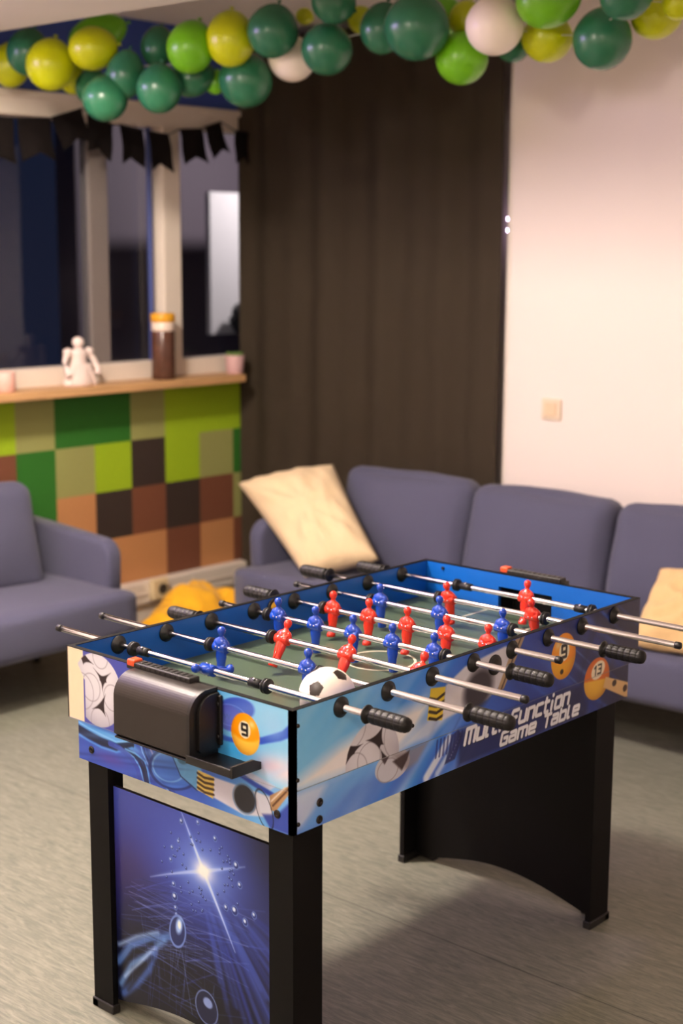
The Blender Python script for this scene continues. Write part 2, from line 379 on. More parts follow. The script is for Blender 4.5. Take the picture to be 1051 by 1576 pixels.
# window
win = thing('window_1', 'wide white framed window with dark night panes', 'window', (1.75, YW, WZ0)); del win['category']; win['kind'] = 'structure'
def wpart(name, boxes, m, bev=.004):
    bm = bmesh.new()
    for a, b in boxes: box(bm, a, b, 0, bev)
    shift(bm, (-1.75, -YW, -WZ0)); return finish(name, bm, m, win)
wpart('window_frame', [((WX0, YW-.015, 2.165), (XW+.13, YW+.10, WZ1)), ((WX0, YW+.0, WZ0), (XW+.13, YW+.10, 1.165)), ((WX0, YW, 1.165), (WX0+.08, YW+.10, 2.165)), ((2.455, YW-.012, 1.16), (2.555, YW+.10, 2.17)), ((WX0, YW-.03, 2.235), (XW, YW-.0, 2.262))], frame_m)
greym = mat('grey_mullion_paint', L(118, 110, 106), .5, var=.03)
wpart('mullion', [((2.115, YW+.07, 1.165), (2.215, YW+.13, 2.165))], greym)
wpart('mullion', [((1.05, YW+.07, 1.165), (1.15, YW+.13, 2.165))], greym)
wpart('sash_edge', [((2.412, YW+.03, 1.165), (2.430, YW+.05, 2.165))], mat('sash_blue', L(66, 80, 140), .4))
gm = glass_mat()
wpart('glass_pane', [((WX0+.08, YW+.085, 1.165), (2.455, YW+.091, 2.165))], gm, 0)
wpart('glass_pane', [((2.555, YW+.06, 1.165), (XW+.18, YW+.066, 2.165))], gm, 0)
bm = BX((.5, 2.985, 1.058), (2.80, YW, 1.093), 0, .006); struct('trim_2', bm, wood_mat())

# ================================================================== the games table
TL, TW, TH = 1.22, .668, .82; FZ = .6625; BZ = .5777; LX, LY = 1.177, .634
T = thing('table_football', 'blue printed table football game on black legs', 'table football', (.61, .334, 0)); TO = Vector((.61, .334, 0))
def tp(name, bm, m, loc=None, par=None):
    if loc is None: shift(bm, -TO)
    return finish(name, bm, m, par or T, loc=None if loc is None else Vector(loc)-TO)
BLK = mat('black_plastic', L(14, 13, 13), .46, var=.1, scale=90, bump=.05, bscale=500)
BLKG = mat('black_rubber', L(15, 14, 14), .55, var=.1)
CHR = mat('chrome', (.83, .79, .83), .14, 1, var=.03, scale=15)  # lavender reflected light is put into this metal's colour
SCRW = mat('dark_screw', L(60, 56, 54), .35, 1)
BLUEIN = (*[v for v in L(6, 92, 184)],)
EDGE = L(28, 24, 23)
st = .0016

# --- long side print (u = x, v = z)
def long_art(v0, v1, u1):
    a = Art(0, u1, v0, v1, st); ang = math.radians(28); tilt = .62
    p = a.U+.25*(a.V-.7)
    a.grad(p/1.22, [(0, (140, 198, 232)), (.14, (112, 180, 226)), (.28, (96, 152, 214)), (.40, (70, 116, 196)), (.52, (62, 92, 165)), (.64, (50, 70, 140)), (.78, (36, 44, 92)), (.92, (26, 28, 58)), (1, (34, 36, 60))])
    a.mixin(np.clip((FZ+.01-a.V)/.05, 0, 1)*.55*np.clip((.9-a.U)/.5, 0, 1), (66, 84, 172))
    m = np.clip((.62-a.U)/.3, 0, 1)
    a.streaks(math.radians(38), 45, 60, [(214, 234, 244), (60, 136, 205), (40, 116, 196), (240, 242, 244)], .8, 3, m)
    a.streaks(math.radians(38), 20, 12, [(240, 232, 224)], .6, 9, np.clip((.5-a.U)/.2, 0, 1)*np.clip((.74-a.V)/.05, 0, 1)*np.clip((a.V-.65)/.02, 0, 1))
    # pale wedge running up to the right from the near corner
    a.poly([(0, .662), (.0, .678), (.13, .722), (.30, .745), (.42, .752), (.36, .695), (.30, .664)], (248, 238, 226), .95, .035, (a.V > FZ))
    a.poly([(.28, .664), (.37, .700), (.50, .752), (.60, .79), (.56, .735), (.40, .668)], (236, 230, 224), .75, .02, (a.V > FZ))
    # bright strokes of the lower rail
    a.poly([(0, .66), (.16, .66), (.03, .59), (0, .585)], (222, 224, 228), .8, .02, (a.V <= FZ))
    a.poly([(.10, .66), (.22, .66), (.06, .578), (.02, .578)], (120, 168, 216), .8, .02, (a.V <= FZ))
    for (x, w) in ((.395, .02), (.43, .012)): a.line([(x, .585), (x+.075, .65)], w, (236, 238, 240), .9, .008, (a.V <= FZ+.01))
    a.poly([(.455, .597), (.49, .60), (.515, .645), (.50, .662), (.48, .655)], (40, 44, 84), .9, .004)
    for k in range(8): a.ell(.473+.005*k, .606+.006*k, .0022, .0022, (120, 118, 150))
    a.streaks(math.radians(48), 90, 40, [(150, 185, 225), (40, 60, 130)], .5, 12, np.clip((a.U-.36)/.1, 0, 1)*np.clip((.62-a.U)/.1, 0, 1)*(a.V < .70))
    # footballs
    up_ = (a.V > FZ+.0005)
    a.ball(.226, .668, .080, [[(.143, .722), (.196, .708), (.172, .694), (.146, .678)], [(.206, .712), (.256, .730), (.259, .690), (.247, .683)], [(.249, .684), (.275, .659), (.252, .655)]], [(.215, .672, .034), (.16, .75, .045), (.31, .70, .05), (.17, .655, .04)], up_)
    a.ell(.287, .640, .054, .032, (212, 206, 202), None, .95, 0, (a.V <= FZ)); a.poly([(.285, .662), (.40, .662), (.365, .628), (.33, .618)], (150, 138, 136), .75, .012, (a.V <= FZ))
    a.ring(.272, .634, .032, .024, .0022, (160, 150, 152), .9, 0, (a.V <= FZ)); a.poly([(.287, .648), (.34, .658), (.332, .64), (.316, .622)], (66, 52, 52), .95, .005, (a.V <= FZ)); a.poly([(.252, .662), (.276, .662), (.262, .648)], (66, 52, 52), .9, .003, (a.V <= FZ))
    # ice hockey stick with banded glove and puck
    a.poly([(.405, .773), (.455, .766), (.445, .696), (.395, .707)], (220, 190, 70))
    for k in range(4): a.line([(.402, .752-.014*k), (.425, .744-.014*k), (.452, .752-.015*k)], .0065, (58, 44, 28))
    a.poly([(.455, .768), (.52, .795), (.66, .81), (.715, .80), (.66, .73), (.60, .705), (.445, .697)], (228, 220, 214), .95, .006, (a.V > FZ))
    a.ell(.568, .735, .052, .042, (52, 46, 52), .02, .95, .3); a.poly([(.70, .818), (.735, .818), (.66, .715), (.635, .715)], (176, 148, 112), .95, .003); a.line([(.72, .818), (.65, .715)], .005, (90, 70, 52))
    # right part: blue and black splashes, pool balls, cue
    mr = np.clip((a.U-.66)/.12, 0, 1)
    a.streaks(math.radians(-35), 70, 60, [(70, 110, 190), (14, 16, 40), (44, 62, 130)], .75, 21, mr)
    a.streaks(math.radians(-35), 160, 25, [(150, 195, 235)], .7, 22, mr*np.clip(1-np.abs(a.U-.96)/.12, 0, 1))
    a.streaks(math.radians(60), 60, 40, [(12, 13, 32), (30, 34, 70)], .7, 23, np.clip((a.U-.9)/.1, 0, 1))
    a.poly([(.50, .66), (.98, .66), (1.0, .578), (.50, .578)], (26, 26, 58), .72, .02)
    for k in range(14): a.line([(.43+.012*k, .655), (.425+.012*k, .62)], .006, (34, 36, 90), .6)
    a.poolball(.890, .741, .050, '9', (236, 152, 34), (226, 168, 40), .054); a.ell(.885, .705, .007, .006, (50, 35, 18))
    i = a.inside(1.036, .656, .055, .051); a.mixin(i, (206, 110, 40)); a.mixin(i*np.clip((.655-a.V-.10*(a.U-1.03))/.004, 0, 1), (226, 178, 66))
    a.mixin(i*np.clip(a.ed(1.03, .665, .066, .062), 0, 1)**4*.5, (120, 60, 14)); a.ell(1.04, .676, .030, .021, (240, 222, 188), None, 1, .3)
    a.glyph('1', 1.020, .666, .014, .021, .0045, (28, 24, 22), .1); a.glyph('3', 1.038, .667, .014, .021, .0045, (28, 24, 22), .1)
    a.poly([(1.075, .652), (1.19, .612), (1.19, .578), (1.165, .582), (1.065, .628)], (214, 176, 122)); a.ell(1.115, .628, .01, .008, (60, 40, 26)); a.ell(1.165, .604, .01, .009, (60, 40, 26))
    # lettering
    for ox, oz, c in ((.002, -.002, (20, 20, 40)), (0, 0, (240, 236, 230))):
        a.text('Multi Function', .523+ox, .6235+oz, .915+ox, .0315, .0092, c)
        a.text('Game Table', .652+ox, .5885+oz, .958+ox, .0265, .0084, c)
    a.line([(0, FZ), (1.22, FZ)], .0016, (150, 145, 140), .6)
    return a
# --- short side print (u = y)
def short_art(v0, v1, u1):
    a = Art(0, u1, v0, v1, st)
    a.grad(a.U/.668, [(0, (150, 205, 232)), (.2, (122, 192, 226)), (.36, (86, 160, 214)), (.55, (70, 92, 170)), (.75, (78, 82, 152)), (1, (84, 84, 150))])
    lo = (a.V <= FZ)
    a.mixin(np.clip((FZ-a.V)/.002, 0, 1)*.9*np.clip((a.U-.05)/.2, .25, 1), (60, 84, 162))
    a.glow(.03, .70, .10, .028, (248, 232, 226), .95); a.glow(.075, .700, .05, .016, (236, 186, 190), .7); a.glow(.15, .71, .07, .03, (60, 160, 214), .8)
    # blue disc and swoosh
    a.poly([(.20, .81), (.15, .825), (.06, .822), (.012, .80), (.012, .775), (.06, .752), (.12, .738), (.20, .738)], (150, 200, 232), .55, .03, ~lo)
    a.ell(.150, .790, .052, .024, (52, 70, 162), .004, .95, -.25); a.ell(.172, .770, .042, .026, (66, 66, 158), .004, .95, .05); a.ring(.166, .776, .044, .021, .0016, (120, 140, 205), .8, -.1)
    for i in range(3): a.line([(.165+.009*i, .776), (.170+.009*i, .768), (.173+.009*i, .775)], .002, (50, 60, 130))
    a.poly([(.225, .725), (.18, .722), (.15, .724), (.08, .738), (.03, .756), (0, .772), (0, .800), (.027, .776), (.08, .752), (.15, .732), (.225, .733)], (46, 74, 170), .95, .004)
    a.glow(.05, .78, .035, .03, (170, 205, 232), .6)
    a.streaks(math.radians(150), 60, 16, [(180, 215, 238)], .35, 31, (a.U < .3) & (a.V > FZ))
    # pool ball
    a.poolball(.1245, .748, .0385, '9', (244, 160, 26), (250, 204, 88), .041, mir=-1)
    # upper left: cream strip and football
    a.mixin((a.U > .612).astype(float)*(a.V > FZ), (240, 216, 180))
    clip_ = ~lo*np.maximum((a.U < .608), (a.V > .752+1.4*(a.U-.606)))
    a.ball(.566, .742, .079, [[(.578, .788), (.552, .776), (.522, .788), (.536, .765), (.550, .742), (.558, .765)], [(.586, .697), (.541, .737), (.541, .690), (.562, .702)], [(.640, .818), (.610, .818), (.578, .796), (.612, .789)]], [(.596, .745), (.588, .744, .03), (.518, .735, .028), (.555, .815, .024), (.56, .675, .03), (.62, .73, .04)][1:], clip_)
    a.mixin((a.U > .664)*1., (26, 23, 22))
    # lower rail: dark chrome swirls
    a.poly([(.634, .662), (.54, .66), (.46, .655), (.44, .64), (.50, .634), (.56, .638), (.634, .650)], (100, 170, 214), .8, .012, lo)
    for (o_, c, w) in ((0, (18, 24, 48), .012), (.012, (150, 200, 232), .003), (-.008, (14, 18, 36), .008), (-.016, (92, 150, 206), .004)):
        a.line([(.634, .646+o_), (.60, .640+o_), (.558, .635+o_), (.509, .633+o_*.8), (.457, .650+o_*.5)], w, c, .9, .004, lo)
    for (o_, c, w) in ((0, (16, 20, 40), .010), (.014, (130, 190, 226), .003), (-.012, (20, 26, 52), .006), (-.02, (110, 170, 216), .004), (.03, (60, 74, 150), .012)):
        a.line([(.50+o_, .634), (.469+o_, .632), (.438+o_, .622), (.424+o_*.7, .604), (.416+o_*.6, .578)], w, c, .9, .003, lo)
    for (o_, c, w) in ((0, (24, 34, 72), .005), (.008, (160, 205, 232), .0025), (-.01, (40, 60, 130), .008)):
        a.line([(.425+o_, .66), (.418+o_, .640), (.40+o_, .616), (.365+o_, .592), (.34+o_, .578)], w, c, .9, .003, lo)
    a.line([(.40, .652), (.385, .632)], .005, (206, 180, 206), .8, .004, lo)
    a.ell(.33, .628, .075, .042, (74, 118, 190), .01, .9, -.25, lo); a.ring(.33, .628, .075, .042, .005, (30, 44, 96), .9, -.25, lo); a.ring(.345, .628, .05, .03, .003, (150, 196, 226), .7, -.25, lo)
    a.poly([(.335, .655), (.31, .618), (.262, .600), (.245, .63), (.25, .652), (.295, .662)], (112, 168, 200), .9, .006, lo); a.line([(.335, .655), (.31, .618), (.262, .600)], .003, (26, 40, 80), .9, .002, lo); a.ell(.305, .652, .014, .008, (60, 96, 110), .003, .9, 0, lo)
    a.streaks(math.radians(170), 120, 26, [(150, 190, 225), (34, 44, 96)], .5, 33, lo*np.clip((a.U-.26)/.1, 0, 1))
    a.glow(.53, .60, .05, .012, (86, 72, 140), .8)
    # banded glove, blade, puck and shaft
    a.poly([(.26, .643), (.212, .640), (.05, .640), (.055, .60), (.13, .585), (.214, .598), (.262, .604)], (222, 214, 214), .95, .004, lo)
    a.poly([(.258, .643), (.212, .640), (.216, .595), (.262, .602)], (216, 188, 104))
    for k in range(4): a.line([(.260, .637-.010*k), (.24, .632-.010*k), (.214, .635-.0105*k)], .0052, (66, 46, 26))
    a.poly([(.205, .676), (.13, .664), (.06, .652), (.045, .664), (.15, .682)], (214, 204, 214), .8, .005); a.line([(.175, .673), (.10, .654), (.05, .645)], .010, (38, 62, 150), .9, .004)
    a.ell(.127, .618, .0305, .0285, (36, 36, 42), .006); a.ring(.129, .618, .031, .029, .003, (110, 140, 170), .7)
    a.poly([(.095, .640), (.06, .636), (.058, .606), (.085, .602)], (226, 226, 230))
    a.poly([(.006, .662), (.006, .676), (.06, .642), (.058, .614), (.045, .614)], (176, 140, 100)); a.line([(.01, .668), (.052, .624)], .004, (90, 60, 40)); a.line([(.02, .668), (.056, .632)], .003, (226, 206, 180))
    a.poly([(0, .65), (.04, .61), (.08, .60), (.06, .578), (0, .578)], (48, 60, 140), .85, .006, lo); a.ring(.075, .61, .02, .04, .0018, (20, 26, 44), .9, -.4, lo)
    a.line([(0, FZ), (.668, FZ)], .0014, (190, 190, 195), .5)
    return a
def split(fn, place, u_up, u_lo, nm, edge_u, flip=False):
    a = fn(FZ, TH, u_up); a.c[:, a.U[0] < .0045] = np.array((26, 23, 22))/255
    if nm == 'end_panel': a.c[:, a.U[0] > u_up-.003] = np.array((26, 23, 22))/255
    slab(nm, a, place, .012, BLUEIN, EDGE, T)
    b = fn(BZ, FZ-.0004, u_lo); b.c[:, b.U[0] < .0045] = np.array((26, 23, 22))/255
    slab(nm.replace('panel', 'rail'), b, place, .012, EDGE, EDGE, T)
PL = lambda u, v, d: (u-TO.x, d-TO.y, v)
PS = lambda u, v, d: (d-TO.x, u-TO.y, v)
split(long_art, PL, TL, LX, 'side_panel', 0)
split(short_art, PS, TW, LY, 'end_panel', 0)
# far boards: blue inside, dark outside
BI = mat('blue_laminate', BLUEIN, .4, var=.04, scale=30)
bm = bmesh.new(); box(bm, (.012, TW-.012, FZ), (TL, TW, TH-.001), 0); box(bm, (.012, TW-.0125, TH-.0012), (TL, TW+.0005, TH+.0002), 1)
tp('side_panel', bm, [BI, dark_m])
bm = bmesh.new(); g0, g1, gz = .248, .415, .785
for a, b in (((TL-.012, .012, FZ), (TL, g0, TH-.001)), ((TL-.012, g1, FZ), (TL, TW-.0125, TH-.001)), ((TL-.012, g0, gz), (TL, g1, TH-.001))): box(bm, a, b)
box(bm, (TL-.0125, .012, TH-.0012), (TL+.0005, TW-.0125, TH+.0002), 1)
tp('end_panel', bm, [BI, dark_m])
bm = bmesh.new(); box(bm, (.012, LY-.012, BZ), (LX, LY, FZ-.0005)); tp('side_rail', bm, dark_m)
bm = bmesh.new(); box(bm, (LX-.012, .012, BZ), (LX, LY-.012, FZ-.0005)); tp('end_rail', bm, dark_m)
bm = bmesh.new(); box(bm, (.0125, .0125, FZ), (TL-.0125, TW-.0125, FZ+.005)); tp('bottom_board', bm, dark_m)
# top edge banding of the near boards
bm = bmesh.new(); box(bm, (-.0006, -.0006, TH-.0004), (TL+.0004, .0125, TH+.0006)); box(bm, (-.0006, .0125, TH-.0004), (.0125, TW+.0004, TH+.0006)); tp('edge_banding', bm, dark_m)
# far goal pocket: black box with its rim
bm = bmesh.new()
box(bm, (TL+.055, g0-.004, .70), (TL+.06, g1+.004, gz+.03)); box(bm, (TL, g0-.004, gz), (TL+.055, g1+.004, gz+.03)); box(bm, (TL, g0-.004, .70), (TL+.055, g0, gz)); box(bm, (TL, g1, .70), (TL+.055, g1+.004, gz)); box(bm, (TL, g0-.004, .69), (TL+.06, g1+.004, .70))
tp('goal_box', bm, BLK)
bm = bmesh.new(); box(bm, (.0121, .248, FZ+.06), (.0128, .415, .785)); tp('goal_plate', bm, BLKG)  # black plate painted as the shaded opening; the board itself is uncut
# playing field
field = mat('field_green', L(72, 88, 70), .34, var=.10, scale=14); fline = mat('field_line', L(214, 208, 184), .4)
bm = bmesh.new(); box(bm, (.0125, .0125, .718), (TL-.0125, TW-.0125, .725))
nbase = len(bm.faces)
def strip(a, b, w):
    a = Vector(a); b = Vector(b); d = (b-a).normalized(); n = Vector((-d.y, d.x))*w/2; z = .7254
    bm.faces.new([bm.verts.new((*p, z)) for p in (a-n, b-n, b+n, a+n)])
def arc(c, r, t0, t1, w, n=48):
    z = .7254; V = [[bm.verts.new((c[0]+rr*math.cos(t0+(t1-t0)*i/n), c[1]+rr*math.sin(t0+(t1-t0)*i/n), z)) for rr in (r-w/2, r+w/2)] for i in range(n+1)]
    for p, q in zip(V, V[1:]): bm.faces.new((p[0], p[1], q[1], q[0]))
arc((.62, .318), .080, 0, 2*PI, .006); strip((.62, .014), (.62, .654), .004)
for x0, sg in ((.0126, 1), (1.2074, -1)):
    strip((x0+sg*.15, .235), (x0+sg*.15, .430), .006)
    for y in (.235, .430): strip((x0, y), (x0+sg*.153, y), .006)
bm.faces.ensure_lookup_table()
for f in bm.faces[nbase:]:
    f.material_index = 1; f.normal_update()
    if f.normal.z < 0: f.normal_flip()
tp('playing_field', bm, [field, fline])
# ball entry rings in both long boards, bushings
ringp = [(.010, 0), (.010, .004), (.0205, .004), (.0225, .002), (.0225, 0)]
def disc_ring(bm, o, axis, r0, r1, h):
    lathe(bm, [(r0, 0), (r1, 0), (r1, h*.6), (r1-.002, h), (r0+.001, h), (r0, h*.6), (r0, 0)][0:6], o, axis, 28)
bm = bmesh.new(); disc_ring(bm, (.623, 0, .777), (0, -1, 0), .0001, .0225, .005); tp('ball_entry', bm, BLK)
bm = bmesh.new(); lathe(bm, [(.0135, .0005), (.0128, .0062), (.0, .0064)], (.623, 0, .777), (0, -1, 0), 24); tp('entry_disc', bm, mat('entry_shadow', L(46, 40, 36), .7))  # solid disc; the shade of the hole is put into its dark colour
bm = bmesh.new(); disc_ring(bm, (.615, TW-.012, .795), (0, -1, 0), .0001, .0225, .005); tp('ball_entry', bm, BLK)
bm = bmesh.new(); lathe(bm, [(.0150, .0005), (.0145, .0062), (.0, .0064)], (.615, TW-.012, .795), (0, -1, 0), 24); tp('entry_disc', bm, mat('entry_yellow', L(220, 170, 30), .6))
RX = [.131+.1386*i for i in range(8)]; RZ = .798
bush = bmesh.new(); lathe(bush, [(.0075, 0), (.0205, 0), (.0205, .003), (.014, .006), (.0115, .012), (.0078, .0125)], (0, 0, 0), (0, -1, 0), 28)
bo = tp('bushing', bush, BLK, (RX[0], 0, RZ)); first = True
for x in RX:
    for y, s in ((0, 1), (TW, -1), (.012, -1), (TW-.012, 1)):
        if first: first = False; continue
        o = bo.copy(); C.objects.link(o); o.parent = T; o.location = Vector((x, y, RZ))-TO; o.rotation_euler = (0, 0, 0 if s > 0 else PI)
# screws
def screw(n, d, r=.005, r2=None):
    bm = bmesh.new(); lathe(bm, [(r, 0), (r, .0015), (r*.8, .003), (r*.35, .0034), (r*.3, .002), (0, .002)], n, d, 16); tp('screw', bm, SCRW)
for x, z in ((.013, .789), (.012, .684), (.014, .597), (.347, .708)): screw((x, 0, z), (0, -1, 0), .0042)
for y, z in ((.04, .611), (.591, .606)): screw((0, y, z), (-1, 0, 0), .0085)
for x, z in ((.073, .624), (.072, .590)): screw((x, 0, z), (0, -1, 0), .0085)
screw((TL-.012, .60, .806), (-1, 0, 0), .005)
# legs: L-shaped posts with feet
def leg(x0, y0, sx, sy):
    bm = bmesh.new()
    w1, w2, t = .064, .082, .014
    prism(bm, [(x0, y0), (x0, y0+sy*w1), (x0+sx*t, y0+sy*w1), (x0+sx*t, y0+sy*t), (x0+sx*w2, y0+sy*t), (x0+sx*w2, y0)], 2, .018, BZ+.05)
    lg = tp('leg', bm, dark_m)
    bm = bmesh.new(); e = .004
    X = sorted((x0-sx*e, x0+sx*(w2+e))); Y = sorted((y0-sy*e, y0+sy*(w1+e)))
    box(bm, (X[0], min(y0-sy*e, y0+sy*(t+e)), 0), (X[1], max(y0-sy*e, y0+sy*(t+e)), .02), 0, .003)
    box(bm, (min(x0-sx*e, x0+sx*(t+e)), Y[0], 0), (max(x0-sx*e, x0+sx*(t+e)), Y[1], .0205), 0, .003)
    shift(bm, -TO); finish('foot', bm, BLKG, lg)
leg(.021, .020, 1, 1); leg(.021, .630, 1, -1)
leg(1.157, .020, -1, 1); leg(1.157, .630, -1, -1)
# printed leg panel
a = Art(.0845, .566, .03, .522, .0015)
a.grad((a.V-.03)/.49+.25*(a.U-.3), [(0, (6, 8, 22)), (.25, (14, 18, 56)), (.5, (30, 38, 112)), (.8, (50, 62, 150)), (1, (58, 70, 156))])
a.glow(.10, .50, .10, .16, (14, 14, 26), .85); a.glow(.16, .30, .10, .16, (22, 24, 60), .7); a.glow(.52, .34, .10, .10, (58, 30, 74), .6); a.glow(.45, .17, .16, .12, (6, 7, 16), .8); a.glow(.30, .10, .10, .08, (5, 6, 14), .85)
r = np.random.default_rng(8)
for k in range(70):
    x, y = r.uniform(.30, .56), r.uniform(.05, .33); t = r.uniform(-.5, .7); l = r.uniform(.05, .22)
    a.line([(x, y), (x-l*math.cos(t), y+l*math.sin(t)*.8)], .0018, [(70, 90, 190), (40, 52, 130), (110, 130, 205), (8, 8, 20)][r.integers(4)], r.uniform(.25, .7), .003)
for k in range(46):
    t = r.uniform(-1.35, -.25); c = (.30, .40); l0 = r.uniform(.08, .18); l = r.uniform(.2, .5)
    a.line([(c[0]-l0*math.cos(t), c[1]+l0*math.sin(t)), (c[0]-l*math.cos(t), c[1]+l*math.sin(t))], r.uniform(.002, .012), [(44, 66, 168), (70, 100, 200), (28, 38, 110)][r.integers(3)], r.uniform(.15, .5), .01)
for (p, w, c, al) in (([(.560, .12), (.52, .165), (.455, .195), (.39, .215)], .020, (84, 130, 200), .75), ([(.555, .07), (.52, .12), (.47, .15), (.41, .20)], .016, (110, 160, 220), .7), ([(.545, .05), (.50, .08), (.46, .12), (.44, .17)], .020, (66, 108, 186), .7),
                      ([(.56, .16), (.50, .19), (.43, .215)], .008, (160, 196, 236), .8), ([(.54, .09), (.49, .13), (.44, .175)], .005, (190, 215, 245), .8), ([(.56, .10), (.51, .15), (.45, .18)], .010, (8, 10, 24), .8), ([(.53, .06), (.49, .105), (.45, .15)], .008, (8, 10, 24), .8)):
    a.line(p, w, c, al, .012)
for k in range(60):
    x, y = r.uniform(.36, .56), r.uniform(.16, .34); t = r.uniform(-.35, .9); l = r.uniform(.10, .30)
    a.line([(x, y), (x-l*math.cos(t)*.9, y-l*math.sin(t)*.35+.02)], .0014, [(130, 150, 215), (86, 104, 190), (170, 185, 230), (10, 12, 28)][r.integers(4)], r.uniform(.2, .55), .0022)
for k in range(26):
    x = r.uniform(.24, .52); y = r.uniform(.12, .26); t = r.uniform(1.1, 2.0); l = r.uniform(.06, .2)
    a.line([(x, y), (x+l*math.cos(t)*.6, y-l*math.sin(t))], .0014, [(120, 140, 205), (70, 88, 170)][r.integers(2)], r.uniform(.2, .5), .002)
a.line([(.355, .19), (.325, .05)], .002, (120, 140, 200), .5, .002)
a.glow(.285, .404, .16, .13, (70, 92, 190), .75); a.glow(.285, .404, .07, .06, (130, 160, 230), .8)
for (x, y, al) in ((.350, .522, .85), (.195, .255, .85), (.165, .455, .6), (.45, .342, .6)):
    for k, w in ((0, .012), (1, .005)):
        d = Vector((x-.285, y-.404)); n_ = Vector((-d.y, d.x)).normalized()*w
        a.poly([(.285+n_.x, .404+n_.y), (x, y), (.285-n_.x, .404-n_.y)], [(120, 155, 235), (215, 230, 255)][k], al*[.6, .9][k], [.010, .004][k])
a.glow(.285, .404, .026, .022, (255, 250, 244), 1); a.glow(.285, .404, .014, .013, (255, 252, 248), 1)
for k in range(60):
    t = r.uniform(0, 2*PI); rr = r.uniform(.05, .13)
    a.ell(.285+rr*math.cos(t), .40+rr*.8*math.sin(t), .0028, .0034, (24, 34, 96)); a.ell(.286+rr*math.cos(t), .401+rr*.8*math.sin(t), .0014, .0016, (150, 180, 235))
for i, (x, y, s_) in enumerate(((.377, .345, .006), (.374, .316, .009), (.372, .29, .005), (.37, .275, .004), (.35, .50, .006), (.30, .512, .005), (.25, .49, .006), (.22, .345, .007), (.195, .348, .010), (.165, .335, .008), (.14, .36, .007), (.19, .45, .008), (.18, .41, .007), (.385, .40, .005), (.38, .43, .005), (.36, .45, .005))):
    a.ell(x, y, s_, s_*1.15, (30, 44, 110)); a.ring(x, y, s_*.9, s_*1.05, .0016, (120, 150, 220), .8); a.ell(x+.2*s_, y+.2*s_, s_*.45, s_*.5, (215, 228, 250), .003)
a.ell(.367, .235, .026, .040, (34, 44, 96), .003, 1, .15); a.ring(.367, .235, .024, .038, .004, (120, 150, 220), .8, .15); a.ell(.362, .250, .010, .020, (150, 185, 240), .006, 1, .2); a.ell(.361, .252, .005, .010, (240, 246, 255), .003)
a.ell(.281, .085, .034, .040, (20, 26, 58), .003); a.ring(.281, .085, .033, .039, .003, (120, 140, 190), .8); a.ell(.277, .098, .014, .012, (130, 150, 200), .004)
a.c[:, a.U[0] < .0855] = .2
arch = [(y, .032+.034*math.sin(PI*min(1, max(0, (y-.10)/.45)))) for y in np.linspace(.08, .57, 40)]
slab('leg_panel', a, lambda u, v, d: (.0355+d-TO.x, u-TO.y, v), .009, EDGE, EDGE, T, cut=arch, sat=.92)
# far leg panel, plain black with arched foot
bm = bmesh.new(); pts = [(.034, .60), (.616, .60), (.616, .016), (.575, .010)]
pts += [(y, .010+.044*math.sin(PI*(.575-y)/.50)) for y in np.linspace(.565, .085, 24)]+[(.075, .010), (.034, .016)]
prism(bm, pts, 0, 1.128, 1.1425); tp('leg_panel', bm, dark_m)
# score counters
ORG = mat('orange_plastic', L(214, 78, 34), .4)
def counter(x0, x1, y0, y1, side):
    bm = bmesh.new(); box(bm, (x0, y0, TH-.004), (x1, y1, TH+.012), 0, .003); n = 10
    for k in range(n):
        yy = y0+.012+(y1-y0-.055)*k/(n-1); box(bm, (x0+.006, yy, TH+.010), (x1-.006, yy+.010, TH+.0135), 1, .001); box(bm, (x0-.0008, yy, TH+.003), (x0+.001, yy+.010, TH+.008), 1)
    c = tp('score_counter', bm, [BLK, mat('counter_bead', L(30, 27, 26), .4)])
    bm = bmesh.new(); box(bm, (x0-.001, y1-.026, TH+.002), (x1-.004, y1-.002, TH+.017), 0, .004); shift(bm, -TO); finish('score_marker', bm, ORG, c)['label'] = 'orange score marker'
counter(-.016, .012, .262, .452, 0); counter(TL-.006, TL+.022, .228, .418, 1)
# ball return box on the near end
BRN = mat('satin_black_housing', L(34, 29, 27), .36, var=.06, scale=50, bump=.04, bscale=600)
bm = bmesh.new()
prof = [(0, .822), (-.026, .822)]+[(-.026-.046*math.sin(t_), .776+.046*math.cos(t_)) for t_ in np.linspace(.12, PI/2, 14)]+[(-.073, .70), (-.066, .694), (0, .694)]
prism(bm, [(p[0], p[1]) for p in prof], 1, .208, .425, 0)
for e in bm.edges: e.smooth = True
hb = tp('ball_return', bm, BRN)
bm = bmesh.new(); prism(bm, [(p[0]*1.02, p[1]+(.003 if p[1] > .75 else -.003)) for p in prof], 1, .200, .2085)
prism(bm, [(p[0]*.72-.003, .706+(p[1]-.694)*.86) for p in prof], 1, .192, .2005); shift(bm, -TO); finish('side_cap', bm, BLK, hb)
bm = bmesh.new(); box(bm, (-.008, .184, .712), (0, .2, .812), 0, .003)
for z in (.73, .795): lathe(bm, [(.005, 0), (.004, .003), (0, .003)], (-.008, .190, z), (-1, 0, 0), 12)
shift(bm, -TO); finish('mounting_flange', bm, BLK, hb)
bm = bmesh.new(); box(bm, (-.072, .088, .690), (0, .425, .694), 0, .0015); box(bm, (-.076, .084, .689), (-.071, .21, .706), 0, .0015)
prism(bm, [(-.076, .689), (0, .689), (0, .703), (-.02, .712), (-.076, .712)], 1, .082, .087); shift(bm, -TO); finish('ball_tray', bm, BLK, hb)

